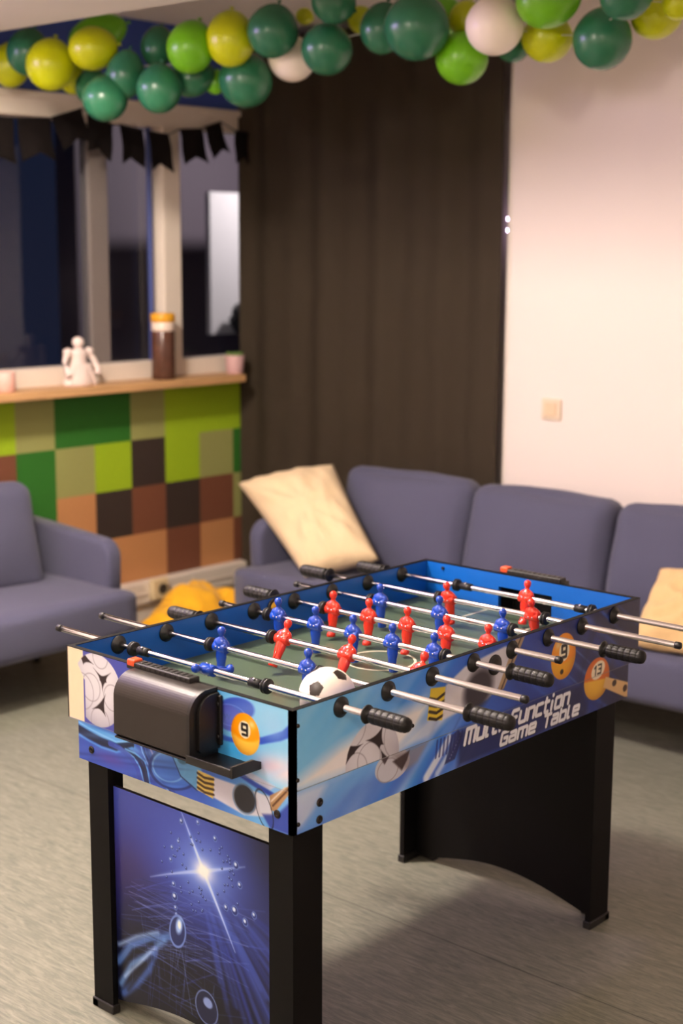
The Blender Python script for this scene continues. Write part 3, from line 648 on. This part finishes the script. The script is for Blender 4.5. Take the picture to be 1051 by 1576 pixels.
# rods with players, handles and stop rings
BLUEP = mat('blue_player', L(28, 70, 178), .22, var=.04, coat=.3); REDP = mat('red_player', L(226, 52, 34), .22, var=.04, coat=.3)
def player_bm():
    bm = bmesh.new()
    loft(bm, [(.004, 0, -.065, .010, .0085), (.005, 0, -.0645, .0115, .0100), (.004, 0, -.0575, .0110, .0100), (.001, 0, -.054, .0080, .0095), (0, 0, -.046, .0075, .0098), (0, 0, -.034, .0085, .0112), (0, 0, -.022, .0100, .0135), (0, 0, -.014, .0100, .0138),
              (0, 0, -.008, .0100, .0130), (0, 0, 0, .0115, .0152), (0, 0, .008, .0118, .0175), (0, 0, .014, .0105, .0178), (0, 0, .0185, .0085, .0145), (0, 0, .0215, .0060, .0085), (0, 0, .0235, .0050, .0056), (0, 0, .0265, .0050, .0052),
              (0, 0, .0290, .0068, .0066), (0, 0, .0325, .0088, .0082), (0, 0, .0370, .0095, .0088), (0, 0, .0415, .0086, .0080), (0, 0, .0445, .0060, .0056), (0, 0, .0462, .0020, .0018)], 18)
    lathe(bm, [(.0110, -.0185), (.0122, -.0175), (.0122, .0175), (.0110, .0185)], (0, 0, 0), (0, 1, 0), 20)
    for y in (-.0125, .0125):
        loft(bm, [(-.0005, y*1.25, -.008, .0062, .0045), (0, y*1.30, .004, .0072, .0052), (0, y*1.18, .0135, .0068, .0050), (0, y*.95, .0185, .0040, .0034)], 10)
    loft(bm, [(0, .0002, -.058, .0004, .0006), (.0085, 0, -.05, .0016, .0010), (.0085, 0, -.03, .0016, .0010)], 6)
    for y in (-.006, .006):
        for s in (-1, 1): lathe(bm, [(.0022, 0), (.0018, .0016), (0, .0018)], (s*.0118, y*.9, .002), (s, 0, 0), 8, 1)
    return bm
pb = bpy.data.meshes.new('player_figure'); b_ = player_bm(); b_.to_mesh(pb); b_.free()
pr = pb.copy(); pb.materials.append(BLUEP); pb.materials.append(CHR); pr.materials.append(REDP); pr.materials.append(CHR)
hm = bpy.data.meshes.new('handle'); b_ = bmesh.new()
hp = [(.0078, 0), (.0175, 0), (.0185, .0015), (.0175, .004), (.010, .0055), (.0105, .012), (.0132, .014)]
z = .016
for k in range(5): hp += [(.0153, z), (.0158, z+.002), (.0158, z+.0115), (.0153, z+.0130), (.0149, z+.0136), (.0149, z+.0146)]; z += .0150
hp += [(.0150, z), (.0150, z+.004), (.0128, z+.0095), (.0080, z+.0125), (0, z+.0135)]
lathe(b_, hp, (0, 0, 0), (0, 0, 1), 60, 0, True, lambda t, k: 1 if k < 7 or k > len(hp)-4 else (1-.06*(math.cos(10*t) > .8)))
b_.to_mesh(hm); b_.free(); hm.materials.append(mat('black_handle', L(17, 15, 15), .5, var=.1, spec=.35)); HL = z+.0135
rm = bpy.data.meshes.new('stop_ring'); b_ = bmesh.new()
lathe(b_, [(.0068, -.007), (.0140, -.0068), (.0158, -.0045), (.0158, -.002), (.0128, -.0008), (.0128, .0008), (.0158, .002), (.0158, .0045), (.0140, .0068), (.0068, .007)], (0, 0, 0), (0, 1, 0), 28); b_.to_mesh(rm); b_.free(); rm.materials.append(BLKG)
sm = bpy.data.meshes.new('stop_sleeve'); b_ = bmesh.new()
lathe(b_, [(.0068, -.016), (.0095, -.0155), (.0100, 0), (.0095, .0155), (.0068, .016)], (0, 0, 0), (0, 1, 0), 20); lathe(b_, [(.003, .009), (.003, .0135), (0, .0138)], (0, 0, 0), (-.5, 0, .86), 10, 1); b_.to_mesh(sm); b_.free(); sm.materials.append(BLKG); sm.materials.append(CHR)
cm = bpy.data.meshes.new('end_cap'); b_ = bmesh.new(); lathe(b_, [(.0066, -.001), (.0082, 0), (.0082, .011), (.006, .0135), (0, .014)], (0, 0, 0), (0, 0, 1), 20); b_.to_mesh(cm); b_.free(); cm.materials.append(BLK)
RODS = [  # near end, far end, handle side, team, tilt(deg, + = head towards +x), players, rings, sleeves
    (-.170, .872, 'n', 'b', -74, [.367], [.604, .197], [.570, .228]),
    (-.302, .890, 'n', 'b', 2, [.475, .216], [.510, .182], []),
    (-.237, .800, 'f', 'r', 27, [.423, .232, .033], [.458], []),
    (-.200, .773, 'n', 'b', 0, [.573, .453, .337, .221, .104], [.608, .074], []),
    (-.130, .827, 'f', 'r', 2, [.525, .411, .294, .180, .064], [.556], []),
    (-.248, .786, 'n', 'b', -2, [.493, .308, .124], [.524, .096], []),
    (-.257, .892, 'f', 'r', -14, [.389, .136], [.420, .102], []),
    (-.250, .812, 'f', 'r', 8, [.253], [.470, .062], [.438, .092])]
def sub(name, me, par, y, rot):
    o = bpy.data.objects.new(name, me); C.objects.link(o); o.parent = par; o.location = (0, y, 0); o.rotation_euler = rot
    if me is pb: o['label'] = 'glossy blue player figure'
    if me is pr: o['label'] = 'glossy red player figure'
for i, (n0, f0, side, team, tilt, pls, rgs, slv) in enumerate(RODS):
    y0 = n0+(.03 if side == 'n' else .003); y1 = f0-(.03 if side == 'f' else .003)
    bm = bmesh.new(); cyl(bm, (0, y0, 0), (0, y1, 0), .0068, 20); rod = tp('rod', bm, CHR, (RX[i], TO.y, RZ)); 
    rod.location = Vector((RX[i]-TO.x, -TO.y, RZ))
    if side == 'n': sub('handle', hm, rod, n0+HL, (PI/2, 0, 0)); sub('end_cap', cm, rod, f0-.014, (-PI/2, 0, 0))
    else: sub('handle', hm, rod, f0-HL, (-PI/2, 0, 0)); sub('end_cap', cm, rod, n0+.014, (PI/2, 0, 0))
    for y in pls: sub('player_figure', pb if team == 'b' else pr, rod, y, (0, math.radians(tilt), 0 if team == 'b' else PI) if team == 'b' else (0, math.radians(-tilt), PI))
    for y in rgs: sub('stop_ring', rm, rod, y, (0, 0, 0))
    for y in slv: sub('stop_sleeve', sm, rod, y, (0, 0, 0))

# ================================================================== football on the field
def football(loc, R):
    bm = bmesh.new(); bmesh.ops.create_icosphere(bm, subdivisions=6, radius=R)
    e1 = Vector((-.837, -.229, .494)).normalized(); e2 = Vector((-.016, -.513, .855)); e2 = (e2-e1*e2.dot(e1)).normalized(); e3 = e1.cross(e2)
    ic = [e1, -e1]
    for k in range(5):
        for ca, ph in ((1/5**.5, 0), (-1/5**.5, PI/5)):
            t = 2*PI*k/5+ph; ic.append(e1*ca+(e2*math.cos(t)+e3*math.sin(t))*(2/5**.5))
    for f in bm.faces:
        f.smooth = True; d = f.calc_center_median().normalized()
        s = sorted(ic, key=lambda v: -v.dot(d)); c0 = s[0]
        # pentagon: within the cap cut by the planes towards the five neighbours
        nb = sorted(ic, key=lambda v: -v.dot(c0))[1:6]
        f.material_index = 1 if all((d-c0).dot((n-c0).normalized()) < .215 for n in nb) else 0
    o = finish('football', bm, [mat('white_ball_leather', L(240, 226, 212), .4, var=.03), mat('black_ball_leather', L(42, 32, 28), .4)], loc=loc); return o
tag(football((.2005, .098, .7255+.0575), .0575), 'small white and black football lying in the near corner of the games table', 'ball')

# ================================================================== sofas
FAB = mat('blue_grey_fabric', L(79, 80, 102), .9, var=.12, scale=260, bump=.35, bscale=420, sheen=.15, spec=.2)
LEGM = mat('dark_sofa_leg', L(30, 26, 24), .5)
def sofa(loc, rot, w, ncush, label, seed, cw=None, D=.68):
    """front towards local -y; origin on the floor under the middle"""
    t = thing('sofa', label, 'sofa', loc, rot)
    def p(name, bm, at, r=(0, 0, 0)):
        o = finish(name, bm, FAB, t); o.location = at; o.rotation_euler = r; return o
    p('seat', puffy((w-.004, D-.06, .175), .035, (0, .012, .018), 16, .003, seed), (0, -D/2+(D-.06)/2, .285))
    p('backrest', puffy((w-.12, .085, .40), .03, (0, .01, 0), 8), (0, D/2-.045, .42))
    for s in (-1, 1):
        bm = bmesh.new(); y0, y1, z0, z1, R = -D/2+.10, D/2, .205, .555, .075
        pts = [(y1, z0), (y1, z1+.03)]+[(y0+R-R*math.sin(t_), z1-R+R*math.cos(t_)) for t_ in np.linspace(0, PI/2, 9)]+[(y0+.012, z0)]
        prism(bm, pts, 0, -.036, .036)
        es = [e for e in bm.edges if abs(e.verts[0].co.x-e.verts[1].co.x) < 1e-6]
        bmesh.ops.bevel(bm, geom=es, offset=.022, segments=4, affect='EDGES', profile=.5)
        for f in bm.faces: f.smooth = True
        p('arm', bm, (s*(w/2-.036), 0, 0))
    c = cw or (w-.16)/ncush
    for k in range(ncush):
        bm = puffy((c-.005, .16, .44), .062, (0, .055, .012), 16, .010, seed+k*3)
        p('back_cushion', bm, ((k-(ncush-1)/2)*c, D/2-.158, .355+.180), (math.radians(-13), 0, math.radians((-1)**k*1.2)))
    for sx in (-1, 1):
        for sy in (-1, 1):
            bm = bmesh.new(); cyl(bm, (0, 0, 0), (0, 0, .20), .016, 16, 0, .024); o = finish('leg', bm, LEGM, t); o.location = (sx*(w/2-.09), sy*(D/2-.10), 0)
    return t
# right sofa, facing -x
sofa((2.20+.34, 2.47-1.16, 0), -PI/2, 2.32, 3, 'blue-grey fabric sofa with three back cushions along the curtain and white wall', 2, .655)
# left sofa, facing -y, under the window
sofa((1.69-.80, 2.43+.325, 0), 0, 1.60, 2, 'blue-grey fabric sofa under the window beside the squared mural', 11, .66, .65)

# ================================================================== throw pillows
CRM = mat('cream_cotton', L(224, 200, 160), .9, var=.07, scale=120, bump=.3, bscale=350, sheen=.1, spec=.2)
TAN = mat('tan_cotton', L(214, 180, 130), .9, var=.06, scale=120, bump=.3, bscale=350, sheen=.1, spec=.2)
def pillow(name, quad, thick, m, seed, label):
    """quad: four corners in order round the pillow"""
    q = [Vector(v) for v in quad]; c = sum(q, Vector())/4; nrm = (q[2]-q[0]).cross(q[3]-q[1]).normalized(); N = 36
    bm = bmesh.new(); G = {}
    for s in (1, -1):
        for i in range(N+1):
            for j in range(N+1):
                if s < 0 and (i in (0, N) or j in (0, N)): G[s, i, j] = G[1, i, j]; continue
                u, v = 2*i/N-1, 2*j/N-1
                uu = u*(1-.035*(1-v*v)); vv = v*(1-.035*(1-u*u)); a, b = (uu+1)/2, (vv+1)/2
                p = q[0]*(1-a)*(1-b)+q[1]*a*(1-b)+q[2]*a*b+q[3]*(1-a)*b
                h = thick/2*(max(0, (1-u*u)*(1-v*v)))**.42
                w = noise.noise(Vector((u*2.2+seed, v*2.2, s)))*.016+noise.noise(Vector((u*6+seed, v*4, s*2)))*.007
                fold = .008*math.sin(9*math.atan2(v, u)+seed)*min(1, math.hypot(u, v))*(1-max(abs(u), abs(v)))*2
                G[s, i, j] = bm.verts.new(p-c+nrm*(s*(h+fold)+w*min(1, h*30)))
        for i in range(N):
            for j in range(N):
                f = [G[s, i, j], G[s, i+1, j], G[s, i+1, j+1], G[s, i, j+1]]
                fc = bm.faces.new(f if s > 0 else f[::-1]); fc.smooth = True
    o = finish(name, bm, m, loc=c); return tag(o, label, 'pillow')
pillow('throw_pillow', [(2.235, 2.085, .385), (2.405, 1.850, .462), (2.615, 2.285, .772), (2.405, 2.640, .678)], .22, CRM, 3, 'cream throw pillow standing on one corner at the sofa end by the curtain')
pillow('throw_pillow', [(2.21, .61, .392), (2.23, .19, .392), (2.48, .21, .61), (2.46, .65, .60)], .15, TAN, 8, 'tan throw pillow lying on the right sofa beyond the far table end')

# ================================================================== curtain
CUR = mat('dark_curtain_cloth', L(80, 70, 57), .85, var=.10, scale=300, bump=.2, bscale=500, spec=.2)
cu = thing('curtain', 'floor length dark brown curtain hanging in the corner behind the sofa', 'curtain', (2.915, 2.39, 0))
bm = bmesh.new(); ny, nz = 160, 60; G = []
def cdep(y, z):
    w = .010*math.sin(y*21+.5*math.sin(z*1.1))+.007*math.sin(y*37+1.3+z*.3)+.004*noise.noise(Vector((y*3, z*2, 1)))
    for zc, y0, y1 in ((1.12, 1.63, 2.3), (.90, 1.8, 2.45)):
        if y0 < y < y1: w += .004*math.exp(-((z-zc)/.006)**2)
    w += .010*math.exp(-((y-1.70)/.10)**2)*math.sin(9*z+6*y)*max(0, (1.1-z))*.8
    return w
for i in range(ny+1):
    y = 1.668+(3.135-1.668)*i/ny
    G.append([bm.verts.new((cdep(y, .03+2.54*j/nz), y-2.39+.004*math.sin(.03+2.5*j/nz*3)*(i < 2), .03+2.54*j/nz)) for j in range(nz+1)])
for i in range(ny):
    for j in range(nz):
        f = bm.faces.new((G[i][j], G[i+1][j], G[i+1][j+1], G[i][j+1])); f.smooth = True
bmesh.ops.solidify(bm, geom=bm.faces[:], thickness=.0025)
finish('cloth_panel', bm, CUR, cu)
bm = bmesh.new(); cyl(bm, (0, 1.55-2.39, 2.572), (0, 3.14-2.39, 2.572), .012, 16); finish('curtain_rail', bm, mat('rail_metal', L(150, 146, 142), .35, 1), cu)

# ================================================================== wall fittings
t = thing('light_switch', 'cream square light switch on the white wall above the sofa', 'light switch', (XW, 1.432, 1.04))
bm = BX((-.011, -.044, -.041), (0, .044, .041), 0, .004); SWM = mat('switch_plastic', L(226, 206, 182), .45); finish('wall_plate', bm, SWM, t)
bm = BX((-.016, -.026, -.026), (-.011, .026, .026), 0, .003); finish('rocker', bm, mat('switch_rocker', L(222, 196, 164), .4), t)
t = thing('wall_socket', 'cream surface-mounted socket on the trunking below the mural', 'socket', (2.335, YW-.06, .165))
bm = BX((-.042, -.035, -.045), (.042, 0, .045), 0, .005); finish('housing', bm, mat('socket_plastic', L(226, 206, 162), .45), t)
bm = bmesh.new(); lathe(bm, [(.024, 0), (.024, .002), (.019, .002), (.018, .0005), (0, .0005)], (.008, -.035, 0), (0, -1, 0), 24); finish('socket_hole', bm, mat('socket_dark', L(60, 50, 40), .6), t)
# added green streak and glowing spheres for light leaking past the curtain edge
t = thing('curtain_light_leak', 'added green cord with glowing violet bulbs at the curtain edge', 'light leak', (2.966, 1.673, 0))
bm = bmesh.new(); tube(bm, [(.006*math.sin(z*9), .004*math.sin(z*14)-.004, z) for z in np.linspace(.45, 2.5, 60)], .004, 6); finish('streak', bm, mat('leak_green', L(52, 110, 30), .5), t)
VB = emit_mat('leak_violet', (.86, .62, 1), 30)
for z in (1.772, 1.728):
    bm = bmesh.new(); bmesh.ops.create_uvsphere(bm, u_segments=14, v_segments=10, radius=.008); 
    for f in bm.faces: f.smooth = True
    o = finish('leak_glow', bm, VB, t); o.location = (-.002, -.003, z)

# ================================================================== window sill things
SZ = 1.0932
WHP = mat('white_porcelain', L(232, 212, 204), .5, var=.03)
t = thing('figurine', 'small white robed figurine standing on the wooden window sill', 'figurine', (1.925, 3.075, SZ))
bm = bmesh.new(); loft(bm, [(0, 0, 0, .072, .045), (0, 0, .012, .074, .046), (0, 0, .05, .058, .038), (0, 0, .085, .042, .030), (0, 0, .105, .034, .026), (0, 0, .125, .042, .028), (0, 0, .142, .044, .028), (0, 0, .150, .026, .020), (0, 0, .156, .012, .012)], 24)
for k in range(7): tube(bm, [((k-3)*.021, -.040+.004*abs(k-3), .004), ((k-3)*.012, -.029+.002*abs(k-3), .09)], .006, 6)
finish('body', bm, WHP, t)
bm = bmesh.new(); lathe(bm, [(.008, .154), (.019, .160), (.025, .175), (.022, .190), (.010, .199), (0, .201)], (0, 0, 0), (0, 0, 1), 20); finish('head', bm, WHP, t)
for s in (-1, 1):
    bm = bmesh.new(); lathe(bm, [(0, -.02), (.014, -.016), (.020, 0), (.016, .014), (0, .020)], (s*.054, 0, .137), (s*.3, 0, 1), 14); tube(bm, [(s*.058, 0, .13), (s*.074, -.01, .10), (s*.080, -.02, .07), (s*.074, -.03, .045)], .013, 10); finish('arm', bm, WHP, t)
t = thing('storage_jar', 'tall brown storage jar with yellow lid on the sill by the white mullion', 'jar', (2.372, 3.06, SZ))
bm = bmesh.new(); lathe(bm, [(.046, 0), (.050, .004), (.050, .205), (.048, .208)], (0, 0, 0), (0, 0, 1), 28, 0, True, lambda a_, k: 1+.03*math.cos(9*a_)); finish('body', bm, mat('brown_jar_filling', L(84, 54, 42), .25, var=.5, scale=30), t)
bm = bmesh.new(); lathe(bm, [(.049, .208), (.050, .21), (.050, .246), (.048, .247)], (0, 0, 0), (0, 0, 1), 28); finish('band', bm, mat('jar_pale_band', L(226, 206, 190), .3), t)
bm = bmesh.new(); lathe(bm, [(.051, .247), (.053, .249), (.053, .280), (.050, .284), (0, .284)], (0, 0, 0), (0, 0, 1), 28); finish('lid', bm, mat('yellow_lid', L(222, 160, 36), .4), t)
t = thing('flower_pot', 'small pink plant pot on the sill beside the curtain', 'plant pot', (2.80, 3.06, SZ))
bm = bmesh.new(); lathe(bm, [(.036, 0), (.038, .003), (.045, .075), (.045, .082), (.040, .082), (.038, .07), (0, .07)], (0, 0, 0), (0, 0, 1), 20); finish('pot', bm, mat('pink_pot', L(206, 168, 168), .5), t)
bm = bmesh.new()
for k in range(9):
    a_ = k*2.4; lathe(bm, [(0, 0), (.010, .012), (.008, .024), (0, .034)], (.018*math.cos(a_), .018*math.sin(a_), .07), (math.cos(a_)*.7, math.sin(a_)*.7, 1), 8)
finish('leaves', bm, mat('succulent_green', L(96, 124, 60), .5), t)
t = thing('candle_holder', 'small pink candle holder at the left end of the visible sill', 'candle holder', (1.552, 3.06, SZ))
bm = bmesh.new(); lathe(bm, [(.036, 0), (.040, .004), (.040, .075), (.037, .078), (.035, .072), (.034, .03), (0, .03)], (0, 0, 0), (0, 0, 1), 24); finish('cup', bm, mat('pink_frosted', L(222, 174, 160), .5), t)
bm = bmesh.new(); lathe(bm, [(.033, .03), (.033, .055), (.004, .056), (.002, .064), (0, .064)], (0, 0, 0), (0, 0, 1), 20); finish('candle', bm, mat('cream_wax', L(236, 214, 186), .5), t)

# ================================================================== yellow blanket heaped on the floor
YEL = mat('yellow_fleece', L(240, 176, 24), .9, var=.10, scale=60, bump=.4, bscale=120, sheen=.2)
bm = bmesh.new(); N = 90
def hy(x, y):
    h = 0
    for cx, cy, rx, ry, hh in ((2.27, 2.80, .23, .15, .225), (2.05, 2.74, .16, .13, .14), (2.36, 2.84, .13, .12, .235), (2.46, 2.78, .10, .12, .20), (1.96, 2.68, .14, .11, .09), (2.60, 2.62, .22, .10, .19), (2.40, 2.64, .3, .08, .12)):
        d = ((x-cx)/rx)**2+((y-cy)/ry)**2
        if d < 1: h = max(h, hh*(1-d)**.45)
    n_ = noise.noise(Vector((x*8, y*8, 2)))*.03+noise.noise(Vector((x*15, y*15, 5)))*.015
    cr = .030*(abs(noise.noise(Vector((x*5+1.5*y, y*4, 9))))<.06)
    return max(0, h+(n_-cr*.6 if h > .04 else 0))
gx = np.linspace(1.80, 2.84, N); gy = np.linspace(2.50, 2.98, 60); V = {}
for i, x in enumerate(gx):
    for j, y in enumerate(gy):
        h = hy(x, y)
        if h > .004: V[i, j] = bm.verts.new((x-2.3, y-2.74, h+.002))
for (i, j) in list(V):
    k = [(i, j), (i+1, j), (i+1, j+1), (i, j+1)]
    if all(q in V for q in k): f = bm.faces.new([V[q] for q in k]); f.smooth = True
bmesh.ops.smooth_vert(bm, verts=bm.verts[:], factor=.5, use_axis_x=True, use_axis_y=True, use_axis_z=True)
ext = bmesh.ops.extrude_edge_only(bm, edges=[e for e in bm.edges if e.is_boundary])
for v in [g for g in ext['geom'] if isinstance(g, bmesh.types.BMVert)]: v.co.z = 0
tag(finish('blanket', bm, YEL, loc=(2.3, 2.74, 0)), 'yellow fleece blanket heaped on the floor between the two sofas', 'blanket')

# ================================================================== bunting
FLG = mat('black_felt', L(34, 28, 27), .9, var=.15, scale=200, spec=.2)
t = thing('bunting', 'string of black swallow-tailed pennants across the top of the window', 'bunting', (2.1, 3.05, 2.15))
FL = [(1.20, 2.13, 1.36, 2.12, .17, 0), (1.40, 2.13, 1.62, 2.142, .175, .0), (1.640, 2.143, 1.80, 2.152, .165, .02), (1.805, 2.155, 1.955, 2.200, .135, .03), (1.985, 2.185, 2.115, 2.148, .15, .05),
      (2.150, 2.150, 2.275, 2.135, .155, .04), (2.300, 2.132, 2.415, 2.125, .16, .05), (2.475, 2.150, 2.605, 2.160, .15, .04), (2.62, 2.168, 2.715, 2.198, .145, .03), (2.80, 2.165, 2.885, 2.160, .14, .03)]
for k, (x0, z0, x1, z1, h, sk) in enumerate(FL):
    bm = bmesh.new(); d = Vector((x1-x0, 0, z1-z0)).normalized(); n = Vector((d.z, 0, -d.x)); n = (n if n.z < 0 else -n); n = (n+d*sk*4).normalized()
    w = math.hypot(x1-x0, z1-z0); nu, nv = 10, 10; G = []
    for i in range(nu+1):
        u = i/nu; hh = h*(1-.22*(1-abs(2*u-1)))
        G.append([bm.verts.new(Vector((x0, 3.05, z0))+d*(w*u)+n*(hh*j/nv)+Vector((0, .010*math.sin(u*5+k)*j/nv-.004*math.sin(j*.6+k), 0))) for j in range(nv+1)])
    for i in range(nu):
        for j in range(nv): f = bm.faces.new((G[i][j], G[i+1][j], G[i+1][j+1], G[i][j+1])); f.smooth = True
    bmesh.ops.solidify(bm, geom=bm.faces[:], thickness=.002); shift(bm, (-2.1, -3.05, -2.15)); finish('pennant', bm, FLG, t)
bm = bmesh.new(); pts = []
for f_ in FL: pts += [(f_[0]-2.1, 0, f_[1]-2.15+.002), (f_[2]-2.1, 0, f_[3]-2.15+.002)]
tube(bm, pts, .0025, 6); finish('string', bm, mat('black_string', L(30, 26, 25), .8), t)

# ================================================================== balloons
BC = {'y': mat('yellow_latex', L(196, 206, 8), .30, var=.03, scale=6), 'd': mat('dark_green_latex', L(46, 112, 78), .27, var=.04, scale=6), 'l': mat('lime_latex', L(112, 186, 24), .30, var=.03, scale=6), 'w': mat('white_latex', L(246, 234, 218), .32, var=.02, scale=6)}
for m_ in BC.values():
    b_ = m_.node_tree.nodes['Principled BSDF']; b_.inputs['Subsurface Weight'].default_value = .12; b_.inputs['Subsurface Radius'].default_value = (.05, .05, .05)
bmz = bmesh.new(); P = []
for k in range(25):
    th = PI*k/24; zz = -math.cos(th); rr = math.sin(th)*(1-.07*zz-.03*zz*zz) if zz > 0 else math.sin(th); P.append((max(rr, 0), zz*1.0))
P[0] = (0, -1); P[-1] = (.035, .995); lathe(bmz, P, n=32); BME = bpy.data.meshes.new('balloon'); bmz.to_mesh(BME); bmz.free()
bmz = bmesh.new(); lathe(bmz, [(.05, .97), (.035, 1.03), (.055, 1.06), (.10, 1.12), (.085, 1.13), (0, 1.10)], n=14); KME = bpy.data.meshes.new('knot'); bmz.to_mesh(KME); bmz.free()
BMES = {}
for c, m_ in BC.items():
    a_ = BME.copy(); a_.materials.append(m_); k_ = KME.copy(); k_.materials.append(m_); BMES[c] = (a_, k_)
BAL = [
 (1.611, 3.035, 2.338, .074, .087, 'y', 'yellow balloon cut by the left photo edge, behind a dark green one'),
 (1.593, 2.900, 2.373, .080, .088, 'd', 'dark green balloon furthest left in the garland, upper row'),
 (1.574, 2.741, 2.313, .090, .095, 'y', 'large lower yellow balloon near the left end of the garland'),
 (1.736, 2.815, 2.278, .055, .055, 'y', 'small yellow balloon peeping out behind the large lower left one'),
 (1.798, 2.744, 2.441, .117, .071, 'l', 'wide lime balloon behind the upper left yellow one, against the blue wall'),
 (1.640, 2.575, 2.362, .090, .078, 'y', 'upper yellow balloon in front of the wide lime one at left'),
 (1.703, 2.474, 2.269, .070, .089, 'd', 'dark green balloon right below the upper left yellow one'),
 (1.750, 2.725, 2.247, .063, .068, 'd', 'half hidden dark green balloon above and behind the lowest one at left'),
 (1.640, 2.515, 2.183, .082, .082, 'd', 'lowest dark green balloon of the garland, above the window'),
 (1.830, 2.442, 2.378, .061, .078, 'd', 'shaded dark green balloon left of the round lime one, upper row'),
 (1.725, 2.317, 2.212, .081, .088, 'd', 'dark green balloon hanging below the shaded one, left of centre'),
 (1.755, 2.180, 2.346, .084, .093, 'l', 'round lime balloon between the dark green and tall yellow ones at left'),
 (1.869, 2.298, 2.258, .084, .066, 'd', 'dark green balloon tucked under the round lime one'),
 (1.945, 2.258, 2.248, .040, .045, 'l', 'small sliver of lime balloon under the tall yellow one'),
 (1.826, 2.054, 2.370, .086, .097, 'y', 'tall yellow balloon right of the round lime one'),
 (1.934, 2.090, 2.243, .097, .097, 'd', 'dark green balloon hanging beneath the tall yellow one'),
 (1.871, 1.891, 2.386, .089, .091, 'd', 'dark green balloon covering a white one at the left curtain edge'),
 (2.020, 1.946, 2.312, .084, .078, 'w', 'white balloon half hidden at the left top of the curtain'),
 (2.076, 1.936, 2.460, .030, .050, 'y', 'limp little yellow balloon above the half hidden white one'),
 (1.977, 1.738, 2.325, .089, .089, 'd', 'dark green balloon right of the half hidden white one, lower row'),
 (1.923, 1.658, 2.462, .072, .083, 'd', 'dark green balloon at the upper photo edge over the curtain'),
 (2.150, 1.735, 2.438, .047, .094, 'y', 'narrow yellow balloon wedged between dark green ones over the curtain'),
 (2.075, 1.571, 2.388, .079, .088, 'd', 'dark green balloon directly left of the biggest one'),
 (1.992, 1.356, 2.364, .108, .108, 'd', 'biggest dark green balloon, mid garland above the curtain'),
 (2.137, 1.282, 2.274, .087, .087, 'l', 'lime balloon hanging lowest in front of the right curtain half'),
 (2.243, 1.441, 2.432, .066, .074, 'l', 'lime balloon peeping out top right of the biggest dark green one'),
 (2.178, 1.302, 2.405, .055, .060, 'y', 'small yellow balloon left of the full white one'),
 (2.270, 1.174, 2.316, .058, .054, 'd', 'dark green balloon almost hidden behind the full white one'),
 (2.065, 1.099, 2.352, .093, .093, 'w', 'full round white balloon at the right curtain edge'),
 (2.244, 1.020, 2.327, .083, .079, 'y', 'yellow balloon hanging below the big lime one at right'),
 (2.088, .909, 2.418, .105, .091, 'l', 'big lime balloon cut by the upper photo edge at right'),
 (2.226, .801, 2.302, .093, .097, 'd', 'large hanging dark green balloon in front of the white wall'),
 (2.107, .644, 2.400, .082, .072, 'd', 'dark green balloon cut by the upper photo edge, near the right end'),
 (2.352, .686, 2.371, .081, .069, 'y', 'yellow balloon at far right, partly behind a dark green one'),
 (2.440, .755, 2.420, .020, .035, 'd', 'tiny dark green balloon between two yellow ones at far right'),
 (2.214, .532, 2.380, .049, .051, 'y', 'small yellow balloon at the right photo edge')]
first = {}
for i, (x, y, z, rx, ry, c, lab) in enumerate(BAL):
    o = bpy.data.objects.new('balloon', BMES[c][0]); C.objects.link(o); o.location = (x, y, z)
    k = bpy.data.objects.new('knot', BMES[c][1]); C.objects.link(k); k.parent = o
    if rx > ry*1.08: d = Vector((.67, -.74, .15)) if i % 2 else Vector((.6, -.74, .35)); sc = (ry, ry, rx)
    else:
        d = Vector((.25+.1*math.sin(i*3), .12*math.sin(i*5), 1 if z < 2.36 else -1 if z > 2.43 and ry > .07 else .9)); sc = (rx, rx, ry)
        if z > 2.43: d = Vector((.9, -.3, -.25)); sc = (rx, rx, rx*1.08)
    o.rotation_euler = d.to_track_quat('Z', 'Y').to_euler(); o.scale = sc
    tag(o, lab, 'balloon', 'balloon garland under the ceiling')
bm = bmesh.new(); tube(bm, [(1.62, 3.14, 2.42), (1.65, 2.90, 2.37), (1.72, 2.72, 2.33), (1.73, 2.50, 2.30), (1.79, 2.32, 2.30), (1.86, 2.06, 2.33), (1.93, 1.85, 2.36), (1.98, 1.74, 2.35), (2.05, 1.55, 2.38), (2.04, 1.36, 2.36), (2.12, 1.28, 2.30), (2.10, 1.10, 2.35), (2.22, 1.0, 2.33), (2.20, .82, 2.31), (2.14, .65, 2.39), (2.22, .53, 2.38), (2.25, .3, 2.45), (2.28, .1, 2.59)], .002, 6)
tag(finish('garland_string', bm, mat('clear_line', L(190, 190, 180), .4)), 'thin line holding the balloons, mostly hidden behind them', 'string')

# ================================================================== outside the window
bm = BX((4.46, 5.0, 1.12), (5.6, 5.04, 1.995), 0, .006); tag(finish('garden_wall', bm, mat('pale_render', L(206, 198, 196), .8)), 'pale lit wall outside, seen through the right window pane', 'wall')
bm = BX((3.9, 5.6, .4), (6.4, 5.8, 2.6), 0, .01); tag(finish('house_wall', bm, mat('grey_render', L(96, 84, 92), .8)), 'dim grey wall further out behind the pale lit wall', 'wall')
area('outside_fill_light', (5.0, 4.1, 2.5), 34, (1, .92, .90), .2, (-.05, 1, -.75))  # unseen light added to brighten the pale wall outside
bm = bmesh.new(); bmesh.ops.create_icosphere(bm, subdivisions=4, radius=.16)
for v in bm.verts:
    v.co *= 1+.16*noise.noise(v.co*14)+.10*noise.noise(v.co*40); v.co.z *= .8
for f in bm.faces: f.smooth = True
cyl(bm, (0, 0, -1.22), (0, 0, -.05), .02, 10)
tag(finish('shrub', bm, mat('dark_leaf', L(34, 34, 36), .8), loc=(4.66, 4.80, 1.22)), 'dark rounded shrub outside against the pale lit wall', 'shrub')
